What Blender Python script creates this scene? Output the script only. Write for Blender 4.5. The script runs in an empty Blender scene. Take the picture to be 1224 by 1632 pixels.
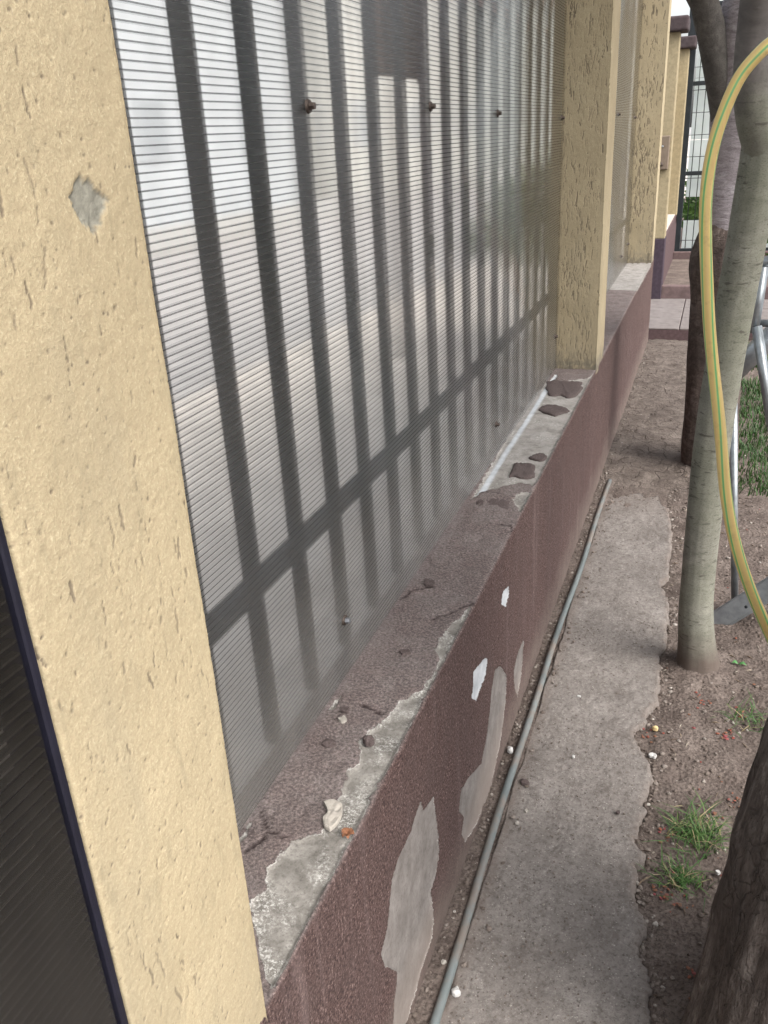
import bpy, bmesh, math, random
import numpy as np
from mathutils import Vector, Matrix
R_ = math.radians
random.seed(7)
rng = np.random.default_rng(11)
scene = bpy.context.scene
COL = scene.collection

# ------------------------------------------------------------------ camera
F_PX, CW, CH = 1369.0, 1224.0, 1632.0
CAM = np.array([0.0, 0.0, 1.5])
RW = np.array([[0.93872415, 0.09180188, -0.33221888],
               [0.34072766, -0.39252326, 0.85430097],
               [-0.0519772, -0.91514912, -0.3997505]])   # columns: right, down, forward
cam_data = bpy.data.cameras.new("camera")
cam_data.sensor_fit = 'VERTICAL'
cam_data.sensor_height = 24.0
cam_data.lens = F_PX / CH * 24.0
cam_data.clip_start = 0.05
cam_data.clip_end = 1000.0
cam = bpy.data.objects.new("camera", cam_data)
COL.objects.link(cam)
m = Matrix.Identity(4)
for r in range(3):
    m[r][0], m[r][1], m[r][2], m[r][3] = RW[r, 0], -RW[r, 1], -RW[r, 2], CAM[r]
cam.matrix_world = m
scene.camera = cam

# ------------------------------------------------------------------ sky, sun, exposure
SUN_EL, SUN_AZ = R_(50), R_(115)     # azimuth clockwise from +Y: the sun stands over the garden side
world = bpy.data.worlds.new("World")
scene.world = world
world.use_nodes = True
wn = world.node_tree
sky = wn.nodes.new("ShaderNodeTexSky")
sky.sky_type = 'NISHITA'
sky.sun_disc = False
sky.sun_elevation = SUN_EL
sky.sun_rotation = SUN_AZ
sky.air_density = 1.0
sky.dust_density = 5.0
hs = wn.nodes.new("ShaderNodeHueSaturation")
hs.inputs['Saturation'].default_value = 0.30
wn.links.new(sky.outputs[0], hs.inputs['Color'])
bg = wn.nodes["Background"]
wn.links.new(hs.outputs[0], bg.inputs[0])
bg.inputs[1].default_value = 0.15
sun_d = bpy.data.lights.new("sun", 'SUN')
sun_d.energy = 0.6
sun_d.angle = R_(35)
sun_d.color = (1.0, 0.95, 0.87)
sun = bpy.data.objects.new("sun", sun_d)
COL.objects.link(sun)
sd = Vector((math.sin(SUN_AZ) * math.cos(SUN_EL), math.cos(SUN_AZ) * math.cos(SUN_EL), math.sin(SUN_EL)))
sun.rotation_euler = sd.to_track_quat('Z', 'Y').to_euler()
vs = scene.view_settings
vs.view_transform = 'Standard'
vs.look = 'None'
vs.gamma = 1.0
vs.use_curve_mapping = False
vs.exposure = 1.6
scene.cycles.max_bounces = 10
scene.cycles.transparent_max_bounces = 24
scene.cycles.caustics_reflective = False
scene.cycles.caustics_refractive = True
scene.cycles.sample_clamp_indirect = 6.0

# ------------------------------------------------------------------ helpers
def ray(px, py):
    return RW @ np.array([px - CW / 2, py - CH / 2, F_PX])
def onz(px, py, z=0.0):
    r = ray(px, py); return CAM + (z - CAM[2]) / r[2] * r
def onx(px, py, X):
    r = ray(px, py); return CAM + (X - CAM[0]) / r[0] * r
def ony(px, py, Y):
    r = ray(px, py); return CAM + (Y - CAM[1]) / r[1] * r

def tag(o, label=None, cat=None, group=None, kind=None):
    if label: o["label"] = label
    if cat: o["category"] = cat
    if group: o["group"] = group
    if kind: o["kind"] = kind
    return o
def link(name, me, mat=None, parent=None):
    o = bpy.data.objects.new(name, me)
    COL.objects.link(o)
    if mat is not None and me is not None and len(me.materials) == 0:
        me.materials.append(mat)
    if parent is not None: o.parent = parent
    return o
def empty(name, loc=(0, 0, 0)):
    o = bpy.data.objects.new(name, None)
    o.empty_display_size = 0.1
    COL.objects.link(o)
    o.location = loc
    return o
def copy_tree(o, parent=None):
    c = o.copy()
    COL.objects.link(c)
    if parent is not None: c.parent = parent
    for ch in o.children: copy_tree(ch, c)
    return c
def mesh(name, v, f, smooth=False):
    me = bpy.data.meshes.new(name)
    v = np.asarray(v, dtype=np.float32)
    if isinstance(f, np.ndarray):
        n, k = f.shape
        me.vertices.add(len(v)); me.vertices.foreach_set("co", v.ravel())
        me.loops.add(n * k); me.loops.foreach_set("vertex_index", f.ravel().astype(np.int32))
        me.polygons.add(n)
        me.polygons.foreach_set("loop_start", np.arange(0, n * k, k, dtype=np.int32))
        me.polygons.foreach_set("loop_total", np.full(n, k, dtype=np.int32))
        me.update(calc_edges=True)
    else:
        me.from_pydata([tuple(p) for p in v], [], f); me.update()
    me.polygons.foreach_set("use_smooth", np.full(len(me.polygons), smooth))
    return me
def fattr(me, name, vals):
    a = me.attributes.new(name, 'FLOAT', 'POINT')
    a.data.foreach_set("value", np.asarray(vals, dtype=np.float32).ravel())
def grid_faces(nu, nv, closed_u=False):
    i = np.arange(nu if closed_u else nu - 1); j = np.arange(nv - 1)
    I, J = np.meshgrid(i, j)
    I2 = (I + 1) % nu
    return np.stack([J * nu + I, J * nu + I2, (J + 1) * nu + I2, (J + 1) * nu + I], -1).reshape(-1, 4)
def boxes_mesh(name, boxes, bev=0.0, seg=1):
    bm = bmesh.new()
    for (x0, x1, y0, y1, z0, z1) in boxes:
        vv = [bm.verts.new(p) for p in ((x0,y0,z0),(x1,y0,z0),(x1,y1,z0),(x0,y1,z0),(x0,y0,z1),(x1,y0,z1),(x1,y1,z1),(x0,y1,z1))]
        for q in ((3,2,1,0),(4,5,6,7),(0,1,5,4),(1,2,6,5),(2,3,7,6),(3,0,4,7)):
            bm.faces.new([vv[k] for k in q])
    if bev: bmesh.ops.bevel(bm, geom=list(bm.edges), offset=bev, segments=seg, affect='EDGES', profile=0.6)
    me = bpy.data.meshes.new(name); bm.to_mesh(me); bm.free()
    return me
def box(name, b, mat, parent=None, bev=0.0, seg=1):
    return link(name, boxes_mesh(name, [b], bev, seg), mat, parent)

# 2D / 3D value noise in numpy
def _hash(ix, iy, iz, seed):
    h = (ix.astype(np.int64) * 374761393 + iy.astype(np.int64) * 668265263 + iz.astype(np.int64) * 2147483647 + seed * 1274126177) & 0xFFFFFFFF
    h = ((h ^ (h >> 13)) * 1274126177) & 0xFFFFFFFF
    h = h ^ (h >> 16)
    return (h & 0xFFFFFF) / float(0xFFFFFF)
def vnoise(x, y, z=0.0, seed=0):
    x, y, z = np.broadcast_arrays(np.asarray(x, float), np.asarray(y, float), np.asarray(z, float))
    ix, iy, iz = np.floor(x), np.floor(y), np.floor(z)
    fx, fy, fz = x - ix, y - iy, z - iz
    fx, fy, fz = [t * t * (3 - 2 * t) for t in (fx, fy, fz)]
    out = 0
    for dx in (0, 1):
        for dy in (0, 1):
            for dz in (0, 1):
                w = (fx if dx else 1 - fx) * (fy if dy else 1 - fy) * (fz if dz else 1 - fz)
                out = out + w * _hash(ix + dx, iy + dy, iz + dz, seed)
    return out
def fbm(x, y, z=0.0, oct=4, seed=0, gain=0.5):
    a, s, t = 1.0, 0.0, 0.0
    for o in range(oct):
        k = 2.03 ** o
        s = s + a * vnoise(np.asarray(x) * k, np.asarray(y) * k, np.asarray(z) * k, seed + o * 17)
        t += a; a *= gain
    return s / t
def smooth(a, b, x):
    t = np.clip((x - a) / (b - a), 0, 1); return t * t * (3 - 2 * t)
def poly_sd(px, py, poly):
    """signed distance (positive inside) of points to polygon"""
    poly = np.asarray(poly, float)
    d = np.full(px.shape, 1e9); inside = np.zeros(px.shape, bool)
    n = len(poly)
    for i in range(n):
        x1, y1 = poly[i]; x2, y2 = poly[(i + 1) % n]
        ex, ey = x2 - x1, y2 - y1
        t = np.clip(((px - x1) * ex + (py - y1) * ey) / (ex * ex + ey * ey + 1e-12), 0, 1)
        d = np.minimum(d, np.hypot(px - x1 - t * ex, py - y1 - t * ey))
        c = ((y1 > py) != (y2 > py))
        xi = x1 + (py - y1) / (ey if abs(ey) > 1e-9 else 1e-9) * ex
        inside ^= c & (px < xi)
    return np.where(inside, d, -d)

def tube_mesh(name, pts, rad, seg=12, uv=False, caps=True, twist=0.0, disp=None):
    pts = [Vector(p) for p in pts]
    n = len(pts)
    rads = rad if hasattr(rad, '__len__') else [rad] * n
    v, f = [], []
    t0 = (pts[1] - pts[0]).normalized()
    ref = Vector((1, 0, 0)) if abs(t0.x) < 0.8 else Vector((0, 1, 0))
    nrm = (ref - t0 * ref.dot(t0)).normalized()
    length = [0.0]
    for i in range(1, n): length.append(length[-1] + (pts[i] - pts[i - 1]).length)
    for i in range(n):
        t = (pts[min(i + 1, n - 1)] - pts[max(i - 1, 0)]).normalized()
        nrm = (nrm - t * nrm.dot(t)).normalized()
        b = t.cross(nrm)
        for k in range(seg):
            a = 2 * math.pi * k / seg + twist * length[i]
            r = rads[i]
            if disp is not None: r = r * (1 + disp(pts[i], a, length[i]))
            v.append(pts[i] + (nrm * math.cos(a) + b * math.sin(a)) * r)
    for i in range(n - 1):
        for k in range(seg):
            f.append((i * seg + k, i * seg + (k + 1) % seg, (i + 1) * seg + (k + 1) % seg, (i + 1) * seg + k))
    if caps:
        f.append(tuple(reversed(range(seg)))); f.append(tuple((n - 1) * seg + k for k in range(seg)))
    me = bpy.data.meshes.new(name)
    me.from_pydata([tuple(p) for p in v], [], f); me.update()
    if uv:
        ul = me.uv_layers.new(name="UVMap")
        for p in me.polygons:
            ks = [vi % seg for vi in p.vertices]
            for li, vi in zip(p.loop_indices, p.vertices):
                k, i = vi % seg, vi // seg
                kk = seg if (k == 0 and seg - 1 in ks) else k
                ul.data[li].uv = (kk / seg, length[i])
    for p in me.polygons: p.use_smooth = True
    return me
def smooth_path(pts, n=8):
    """Catmull-Rom through pts (any dimension)"""
    P = [np.asarray(p, float) for p in pts]
    P = [2 * P[0] - P[1]] + P + [2 * P[-1] - P[-2]]
    out = []
    for i in range(1, len(P) - 2):
        for k in range(n):
            t = k / n
            out.append(0.5 * ((2 * P[i]) + (-P[i - 1] + P[i + 1]) * t + (2 * P[i - 1] - 5 * P[i] + 4 * P[i + 1] - P[i + 2]) * t * t + (-P[i - 1] + 3 * P[i] - 3 * P[i + 1] + P[i + 2]) * t ** 3))
    out.append(P[-2])
    return out

# ------------------------------------------------------------------ materials
class N:
    """small node-graph helper"""
    def __init__(s, name):
        s.m = bpy.data.materials.new(name); s.m.use_nodes = True
        s.t = s.m.node_tree; s.t.nodes.clear()
        s.out = s.n("ShaderNodeOutputMaterial")
    def n(s, typ, **kw):
        nd = s.t.nodes.new(typ)
        for k, v in kw.items():
            if k.startswith('_'): setattr(nd, k[1:], v)
            else:
                key = k.replace('0', ' ')
                s.set(nd, key, v)
        return nd
    def set(s, nd, key, v):
        sock = nd.inputs[int(key[1:])] if key[0] == 'i' and key[1:].isdigit() else nd.inputs[key]
        if isinstance(v, bpy.types.NodeSocket): s.t.links.new(v, sock)
        else: sock.default_value = v
    def coord(s, scale=(1, 1, 1), rot=(0, 0, 0)):
        tc = s.n("ShaderNodeTexCoord")
        mp = s.n("ShaderNodeMapping"); s.t.links.new(tc.outputs['Object'], mp.inputs[0])
        mp.inputs['Scale'].default_value = scale; mp.inputs['Rotation'].default_value = rot
        return mp.outputs[0]
    def noise(s, scale, detail=4, rough=0.55, co=None, dist=0.0):
        nd = s.n("ShaderNodeTexNoise"); nd.inputs['Scale'].default_value = scale
        nd.inputs['Detail'].default_value = detail; nd.inputs['Roughness'].default_value = rough
        nd.inputs['Distortion'].default_value = dist
        s.t.links.new(co if co is not None else s.coord(), nd.inputs['Vector'])
        return nd.outputs[0]
    def voro(s, scale, co=None, feature='F1', out=0):
        nd = s.n("ShaderNodeTexVoronoi"); nd.feature = feature; nd.inputs['Scale'].default_value = scale
        s.t.links.new(co if co is not None else s.coord(), nd.inputs['Vector'])
        return nd.outputs[out]
    def ramp(s, fac, stops):
        nd = s.n("ShaderNodeValToRGB"); s.t.links.new(fac, nd.inputs[0])
        el = nd.color_ramp.elements
        while len(el) > 1: el.remove(el[-1])
        for i, (p, c) in enumerate(stops):
            e = el[0] if i == 0 else el.new(p)
            e.position = p
            e.color = (c, c, c, 1) if not hasattr(c, '__len__') else (*c, 1)
        return nd.outputs[0]
    def mix(s, fac, a, b, mode='MIX'):
        nd = s.n("ShaderNodeMix"); nd.data_type = 'RGBA'; nd.blend_type = mode
        for k, v in ((0, fac), (6, a), (7, b)):
            if isinstance(v, bpy.types.NodeSocket): s.t.links.new(v, nd.inputs[k])
            elif hasattr(v, '__len__'): nd.inputs[k].default_value = (*v, 1)
            else: nd.inputs[k].default_value = v if k == 0 else (v, v, v, 1)
        return nd.outputs[2]
    def math(s, op, a, b=0.0, c=0.0, clamp=False):
        nd = s.n("ShaderNodeMath"); nd.operation = op; nd.use_clamp = clamp
        for k, v in ((0, a), (1, b), (2, c)):
            if isinstance(v, bpy.types.NodeSocket): s.t.links.new(v, nd.inputs[k])
            else: nd.inputs[k].default_value = v
        return nd.outputs[0]
    def attr(s, name):
        nd = s.n("ShaderNodeAttribute"); nd.attribute_name = name; return nd.outputs['Fac']
    def bump(s, h, strength=0.5, dist=0.002, normal=None):
        nd = s.n("ShaderNodeBump"); nd.inputs['Strength'].default_value = strength; nd.inputs['Distance'].default_value = dist
        s.t.links.new(h, nd.inputs['Height'])
        if normal is not None: s.t.links.new(normal, nd.inputs['Normal'])
        return nd.outputs[0]
    def principled(s, color, rough=0.8, normal=None, metal=0.0, spec=0.4, trans=None):
        nd = s.n("ShaderNodeBsdfPrincipled")
        for k, v in (('Base Color', color), ('Roughness', rough), ('Metallic', metal), ('Specular IOR Level', spec)):
            if isinstance(v, bpy.types.NodeSocket): s.t.links.new(v, nd.inputs[k])
            elif hasattr(v, '__len__'): nd.inputs[k].default_value = (*v, 1)
            else: nd.inputs[k].default_value = v
        if normal is not None: s.t.links.new(normal, nd.inputs['Normal'])
        return nd.outputs[0]
    def done(s, shader):
        s.t.links.new(shader, s.out.inputs[0]); return s.m

def mat_simple(name, col, rough=0.7, metal=0.0, var=0.25, scale=20, bump=0.2, spec=0.4, bscale=None, dark=None):
    g = N(name)
    nz = g.noise(scale, 6, 0.6)
    c2 = dark if dark else tuple(c * (1 - var) for c in col)
    c1 = tuple(min(1, c * (1 + var * 0.5)) for c in col)
    c = g.ramp(nz, [(0.3, c2), (0.7, c1)])
    return g.done(g.principled(c, rough, g.bump(g.noise((bscale or scale * 4), 4, 0.6), bump, 0.002), metal, spec))

def mat_stucco():
    g = N("beige_stucco")
    gr = g.attr("groove")
    big = g.noise(5, 5, 0.6)
    col = g.ramp(big, [(0.3, (0.335, 0.279, 0.178)), (0.55, (0.392, 0.328, 0.212)), (0.75, (0.43, 0.364, 0.240))])
    fine = g.noise(420, 3, 0.7)
    col = g.mix(g.ramp(fine, [(0.36, 0.6), (0.56, 0.0)]), col, (0.30, 0.238, 0.155))
    col = g.mix(g.ramp(fine, [(0.58, 0.0), (0.72, 0.32)]), col, (0.66, 0.58, 0.43))
    # sooty dirt in the scratches and pits
    dirt = g.math('MULTIPLY', g.ramp(gr, [(0.12, 0.0), (0.5, 1.0)]), g.ramp(g.noise(14, 3, 0.6), [(0.3, 0.55), (0.6, 1.0)]), clamp=True)
    col = g.mix(dirt, col, (0.15, 0.12, 0.085))
    st = g.noise(60, 5, 0.7, co=g.coord((1, 1, 0.3)))
    col = g.mix(g.ramp(st, [(0.56, 0.0), (0.70, 0.42)]), col, (0.24, 0.205, 0.135))
    gm = g.noise(3.2, 7, 0.75, co=g.coord((2.2, 2.2, 0.5)))
    col = g.mix(g.ramp(gm, [(0.48, 0.0), (0.70, 0.5)]), col, (0.27, 0.235, 0.165))
    damp = g.attr("damp")
    dn = g.math('MULTIPLY', damp, g.ramp(g.noise(40, 5, 0.7), [(0.35, 0.1), (0.55, 1.0)]), clamp=True)
    col = g.mix(dn, col, (0.17, 0.15, 0.115))
    chip = g.attr("chip")
    col = g.mix(chip, col, g.ramp(g.noise(120, 4, 0.6), [(0.3, (0.15, 0.145, 0.12)), (0.7, (0.27, 0.26, 0.215))]))
    h = g.math('ADD', g.noise(420, 3, 0.65), g.math('MULTIPLY', g.noise(1100, 2, 0.5), 0.35))
    return g.done(g.principled(col, 0.9, g.bump(h, 0.55, 0.0013), 0, 0.2))
def mat_wall():
    g = N("maroon_plaster_wall")
    bare, white, top = g.attr("bare"), g.attr("white"), g.attr("top")
    fine = g.noise(210, 4, 0.8)
    mid = g.noise(9, 6, 0.65)
    grain = g.voro(300)
    c = g.ramp(fine, [(0.36, (0.022, 0.015, 0.016)), (0.47, (0.073, 0.046, 0.042)), (0.57, (0.136, 0.088, 0.080)), (0.67, (0.33, 0.247, 0.224))])
    c = g.mix(g.ramp(mid, [(0.35, 0.0), (0.7, 0.4)]), c, (0.090, 0.066, 0.062))
    # grey dust lies on the upward faces
    dust = g.math('MULTIPLY', top, g.ramp(g.noise(16, 6, 0.7), [(0.3, 0.45), (0.7, 0.95)]))
    c = g.mix(dust, c, g.mix(g.ramp(fine, [(0.38, 0.0), (0.66, 1.0)]), (0.105, 0.088, 0.083), (0.29, 0.250, 0.238)))
    soil = g.attr("splash")
    c = g.mix(g.math('MULTIPLY', soil, g.ramp(g.noise(22, 5, 0.7), [(0.25, 0.3), (0.65, 1.0)])), c, (0.17, 0.135, 0.118))
    # run-down streaks
    stx = g.noise(26, 4, 0.6, co=g.coord((1, 1, 0.06)))
    c = g.mix(g.ramp(stx, [(0.56, 0.0), (0.72, 0.22)]), c, (0.28, 0.21, 0.20))
    # bare render where the coat came off
    b1 = g.noise(22, 7, 0.7)
    bc = g.ramp(b1, [(0.3, (0.115, 0.105, 0.094)), (0.5, (0.20, 0.186, 0.168)), (0.68, (0.30, 0.283, 0.258))])
    eff = g.math('MULTIPLY', g.ramp(g.noise(240, 4, 0.8), [(0.48, 0.0), (0.60, 1.0)]), g.ramp(g.noise(17, 4, 0.6), [(0.45, 0.0), (0.6, 0.85)]))
    bc = g.mix(eff, bc, (0.56, 0.55, 0.52))
    bc = g.mix(g.ramp(g.noise(150, 5, 0.8), [(0.36, 0.6), (0.5, 0.0)]), bc, (0.085, 0.077, 0.068))
    bf = g.noise(24, 6, 0.65, co=g.coord((1, 1, 0.75)))
    bface = g.ramp(bf, [(0.3, (0.135, 0.122, 0.113)), (0.5, (0.185, 0.168, 0.157)), (0.7, (0.245, 0.227, 0.213))])
    bface = g.mix(g.ramp(g.noise(140, 5, 0.75), [(0.36, 0.5), (0.5, 0.0)]), bface, (0.095, 0.082, 0.074))
    bface = g.mix(g.math('MULTIPLY', soil, 0.8), bface, (0.24, 0.20, 0.175))
    bc = g.mix(top, bface, bc)
    far = g.attr('farsill')
    bc = g.mix(g.math('MULTIPLY', far, g.ramp(g.noise(28, 5, 0.7), [(0.35, 0.1), (0.65, 0.85)])), bc, (0.315, 0.293, 0.275))
    bc = g.mix(white, bc, g.ramp(b1, [(0.3, (0.33, 0.35, 0.37)), (0.6, (0.50, 0.52, 0.54))]))
    edge = g.math('ADD', bare, g.math('MULTIPLY', g.math('SUBTRACT', g.noise(130, 6, 0.75), 0.5), 0.9))
    msk = g.ramp(edge, [(0.47, 0.0), (0.53, 1.0)])
    c = g.mix(msk, c, bc)
    rim = g.math('MULTIPLY', g.ramp(edge, [(0.46, 0.0), (0.53, 1.0), (0.62, 0.0)]), g.ramp(g.noise(35, 3, 0.6), [(0.45, 0.0), (0.6, 0.8)]))
    c = g.mix(rim, c, (0.62, 0.60, 0.57))
    crack = g.attr("crack")
    c = g.mix(crack, c, (0.03, 0.02, 0.02))
    h = g.math('ADD', g.math('MULTIPLY', fine, g.math('SUBTRACT', 1.25, msk)), g.math('MULTIPLY', g.noise(90, 4, 0.6), 0.4))
    return g.done(g.principled(c, 0.92, g.bump(h, 1.0, 0.0030), 0, 0.15))
def mat_path():
    g = N("weathered_concrete")
    b = g.noise(6, 8, 0.68)
    c = g.ramp(b, [(0.30, (0.175, 0.155, 0.141)), (0.45, (0.212, 0.190, 0.174)), (0.58, (0.245, 0.221, 0.203)), (0.75, (0.31, 0.285, 0.263))])
    f = g.noise(110, 7, 0.8)
    c = g.mix(g.ramp(f, [(0.36, 0.75), (0.49, 0.0)]), c, (0.085, 0.072, 0.064))
    c = g.mix(g.ramp(f, [(0.56, 0.0), (0.68, 0.65)]), c, (0.42, 0.39, 0.36))
    sp_ = g.noise(26, 6, 0.75)
    c = g.mix(g.ramp(sp_, [(0.36, 0.45), (0.46, 0.0)]), c, (0.115, 0.096, 0.085))
    ag = g.voro(150)
    agm = g.math('MULTIPLY', g.ramp(ag, [(0.16, 1.0), (0.26, 0.0)]), g.ramp(g.noise(45, 4, 0.7), [(0.50, 0.0), (0.58, 0.75)]))
    c = g.mix(agm, c, (0.44, 0.41, 0.375))
    agd = g.math('MULTIPLY', g.ramp(g.voro(105), [(0.15, 1.0), (0.28, 0.0)]), g.ramp(g.noise(38, 4, 0.7, co=g.coord((1, 1, 1), (0, 0, 1.1))), [(0.50, 0.0), (0.58, 0.7)]))
    c = g.mix(agd, c, (0.085, 0.074, 0.066))
    pit = g.voro(34)
    pn = g.math('MULTIPLY', g.ramp(pit, [(0.03, 1.0), (0.10, 0.0)]), g.ramp(g.noise(11, 3), [(0.5, 0.0), (0.62, 0.9)]))
    c = g.mix(pn, c, (0.055, 0.045, 0.04))
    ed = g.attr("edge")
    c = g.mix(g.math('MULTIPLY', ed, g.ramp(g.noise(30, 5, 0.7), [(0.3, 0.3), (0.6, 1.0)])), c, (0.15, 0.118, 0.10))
    h = g.math('ADD', g.noise(120, 6, 0.7), g.math('MULTIPLY', g.noise(480, 3, 0.6), 0.5))
    h = g.math('SUBTRACT', h, g.math('MULTIPLY', pn, 0.8))
    h = g.math('SUBTRACT', g.math('ADD', h, g.math('MULTIPLY', agm, 0.25)), g.math('MULTIPLY', agd, 0.45))
    return g.done(g.principled(c, 0.92, g.bump(h, 0.8, 0.004), 0, 0.2))
def mat_soil(name="dry_soil", cracks=True):
    g = N(name)
    b = g.noise(7, 8, 0.7)
    c = g.ramp(b, [(0.28, (0.085, 0.066, 0.057)), (0.5, (0.15, 0.12, 0.105)), (0.7, (0.225, 0.186, 0.163))])
    f = g.noise(130, 5, 0.75)
    c = g.mix(g.ramp(f, [(0.38, 0.65), (0.52, 0.0)]), c, (0.038, 0.028, 0.024))
    c = g.mix(g.ramp(f, [(0.62, 0.0), (0.72, 0.5)]), c, (0.27, 0.225, 0.20))
    h = g.math('ADD', g.noise(70, 7, 0.75), g.math('MULTIPLY', g.voro(95), 0.7))
    if cracks:
        cl = g.attr("clay")
        wv = g.n("ShaderNodeVectorMath"); wv.operation = 'ADD'
        dn = g.n("ShaderNodeTexNoise"); dn.inputs['Scale'].default_value = 12
        g.t.links.new(g.coord(), dn.inputs['Vector'])
        sc = g.n("ShaderNodeVectorMath"); sc.operation = 'SCALE'; sc.inputs['Scale'].default_value = 0.09
        g.t.links.new(dn.outputs['Color'], sc.inputs[0])
        g.t.links.new(g.coord((1, 1.6, 1)), wv.inputs[0]); g.t.links.new(sc.outputs[0], wv.inputs[1])
        ve = g.voro(11, co=wv.outputs[0], feature='DISTANCE_TO_EDGE')
        cr = g.math('MULTIPLY', g.ramp(ve, [(0.0, 1.0), (0.035, 0.0)]), cl)
        c = g.mix(g.math('MULTIPLY', cl, 0.65), c, g.ramp(b, [(0.3, (0.085, 0.070, 0.061)), (0.7, (0.165, 0.140, 0.122))]))
        c = g.mix(g.math('MULTIPLY', cr, 0.8), c, (0.05, 0.039, 0.033))
        h = g.math('SUBTRACT', h, g.math('MULTIPLY', cr, 0.7))
    return g.done(g.principled(c, 0.95, g.bump(h, 0.9, 0.007), 0, 0.15))
def mat_polycarb(name, haze0=0.10, haze1=0.45, tint=(0.955, 0.95, 0.935), z0=0.6, z1=1.1, blur=0.0, gloss=0.9):
    """clear skin: see-through, a dusty film that thickens towards the foot, and a sheen smeared vertically by the ribs"""
    g = N(name)
    tc = g.n("ShaderNodeTexCoord"); sp = g.n("ShaderNodeSeparateXYZ"); g.t.links.new(tc.outputs['Object'], sp.inputs[0])
    low = g.n("ShaderNodeMapRange"); g.t.links.new(sp.outputs[2], low.inputs[0])
    low.inputs[1].default_value = z0; low.inputs[2].default_value = z1; low.inputs[3].default_value = haze1; low.inputs[4].default_value = haze0
    dirt = g.noise(9, 6, 0.65, co=g.coord((1, 1, 0.35)))
    sm = g.math('MULTIPLY', low.outputs[0], g.ramp(dirt, [(0.3, 0.5), (0.7, 1.4)]), clamp=True)
    scr = g.noise(200, 2, 0.5, co=g.coord((1, 0.35, 3.0), (0.5, 0, 0)))
    sm = g.math('ADD', sm, g.ramp(scr, [(0.72, 0.0), (0.78, 0.12)]), clamp=True)
    tr = g.n("ShaderNodeBsdfTransparent"); tr.inputs[0].default_value = (*tint, 1)
    clear = tr.outputs[0]
    if blur:
        rf = g.n("ShaderNodeBsdfRefraction"); rf.inputs[0].default_value = (*tint, 1)
        rf.inputs['Roughness'].default_value = blur; rf.inputs['IOR'].default_value = 1.02
        mb = g.n("ShaderNodeMixShader"); mb.inputs[0].default_value = 0.85
        g.t.links.new(tr.outputs[0], mb.inputs[1]); g.t.links.new(rf.outputs[0], mb.inputs[2])
        clear = mb.outputs[0]
    tl = g.n("ShaderNodeBsdfTranslucent"); tl.inputs[0].default_value = (0.86, 0.79, 0.70, 1)
    df = g.n("ShaderNodeBsdfDiffuse"); df.inputs[0].default_value = (0.36, 0.32, 0.275, 1)
    film = g.n("ShaderNodeMixShader"); film.inputs[0].default_value = 0.4
    g.t.links.new(tl.outputs[0], film.inputs[1]); g.t.links.new(df.outputs[0], film.inputs[2])
    mx = g.n("ShaderNodeMixShader"); g.t.links.new(sm, mx.inputs[0])
    g.t.links.new(clear, mx.inputs[1]); g.t.links.new(film.outputs[0], mx.inputs[2])
    fr = g.n("ShaderNodeFresnel"); fr.inputs[0].default_value = 1.45
    gl = g.n("ShaderNodeBsdfAnisotropic"); gl.inputs['Roughness'].default_value = 0.17; gl.inputs[0].default_value = (0.95, 0.95, 0.95, 1)
    gl.inputs['Anisotropy'].default_value = 0.9
    tg = g.n("ShaderNodeCombineXYZ"); tg.inputs[1].default_value = 1.0
    g.t.links.new(tg.outputs[0], gl.inputs['Tangent'])
    m2 = g.n("ShaderNodeMixShader"); g.t.links.new(g.math('MULTIPLY', fr.outputs[0], gloss), m2.inputs[0])
    g.t.links.new(mx.outputs[0], m2.inputs[1]); g.t.links.new(gl.outputs[0], m2.inputs[2])
    return g.done(m2.outputs[0])
def mat_rib(name, opac=0.45, col=(0.30, 0.31, 0.32), tint=(0.96, 0.965, 0.97)):
    g = N(name)
    tr = g.n("ShaderNodeBsdfTransparent"); tr.inputs[0].default_value = (*tint, 1)
    p = g.principled(col, 0.25, None, 0, 0.5)
    mx = g.n("ShaderNodeMixShader"); mx.inputs[0].default_value = opac
    g.t.links.new(tr.outputs[0], mx.inputs[1]); g.t.links.new(p, mx.inputs[2])
    return g.done(mx.outputs[0])
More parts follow.
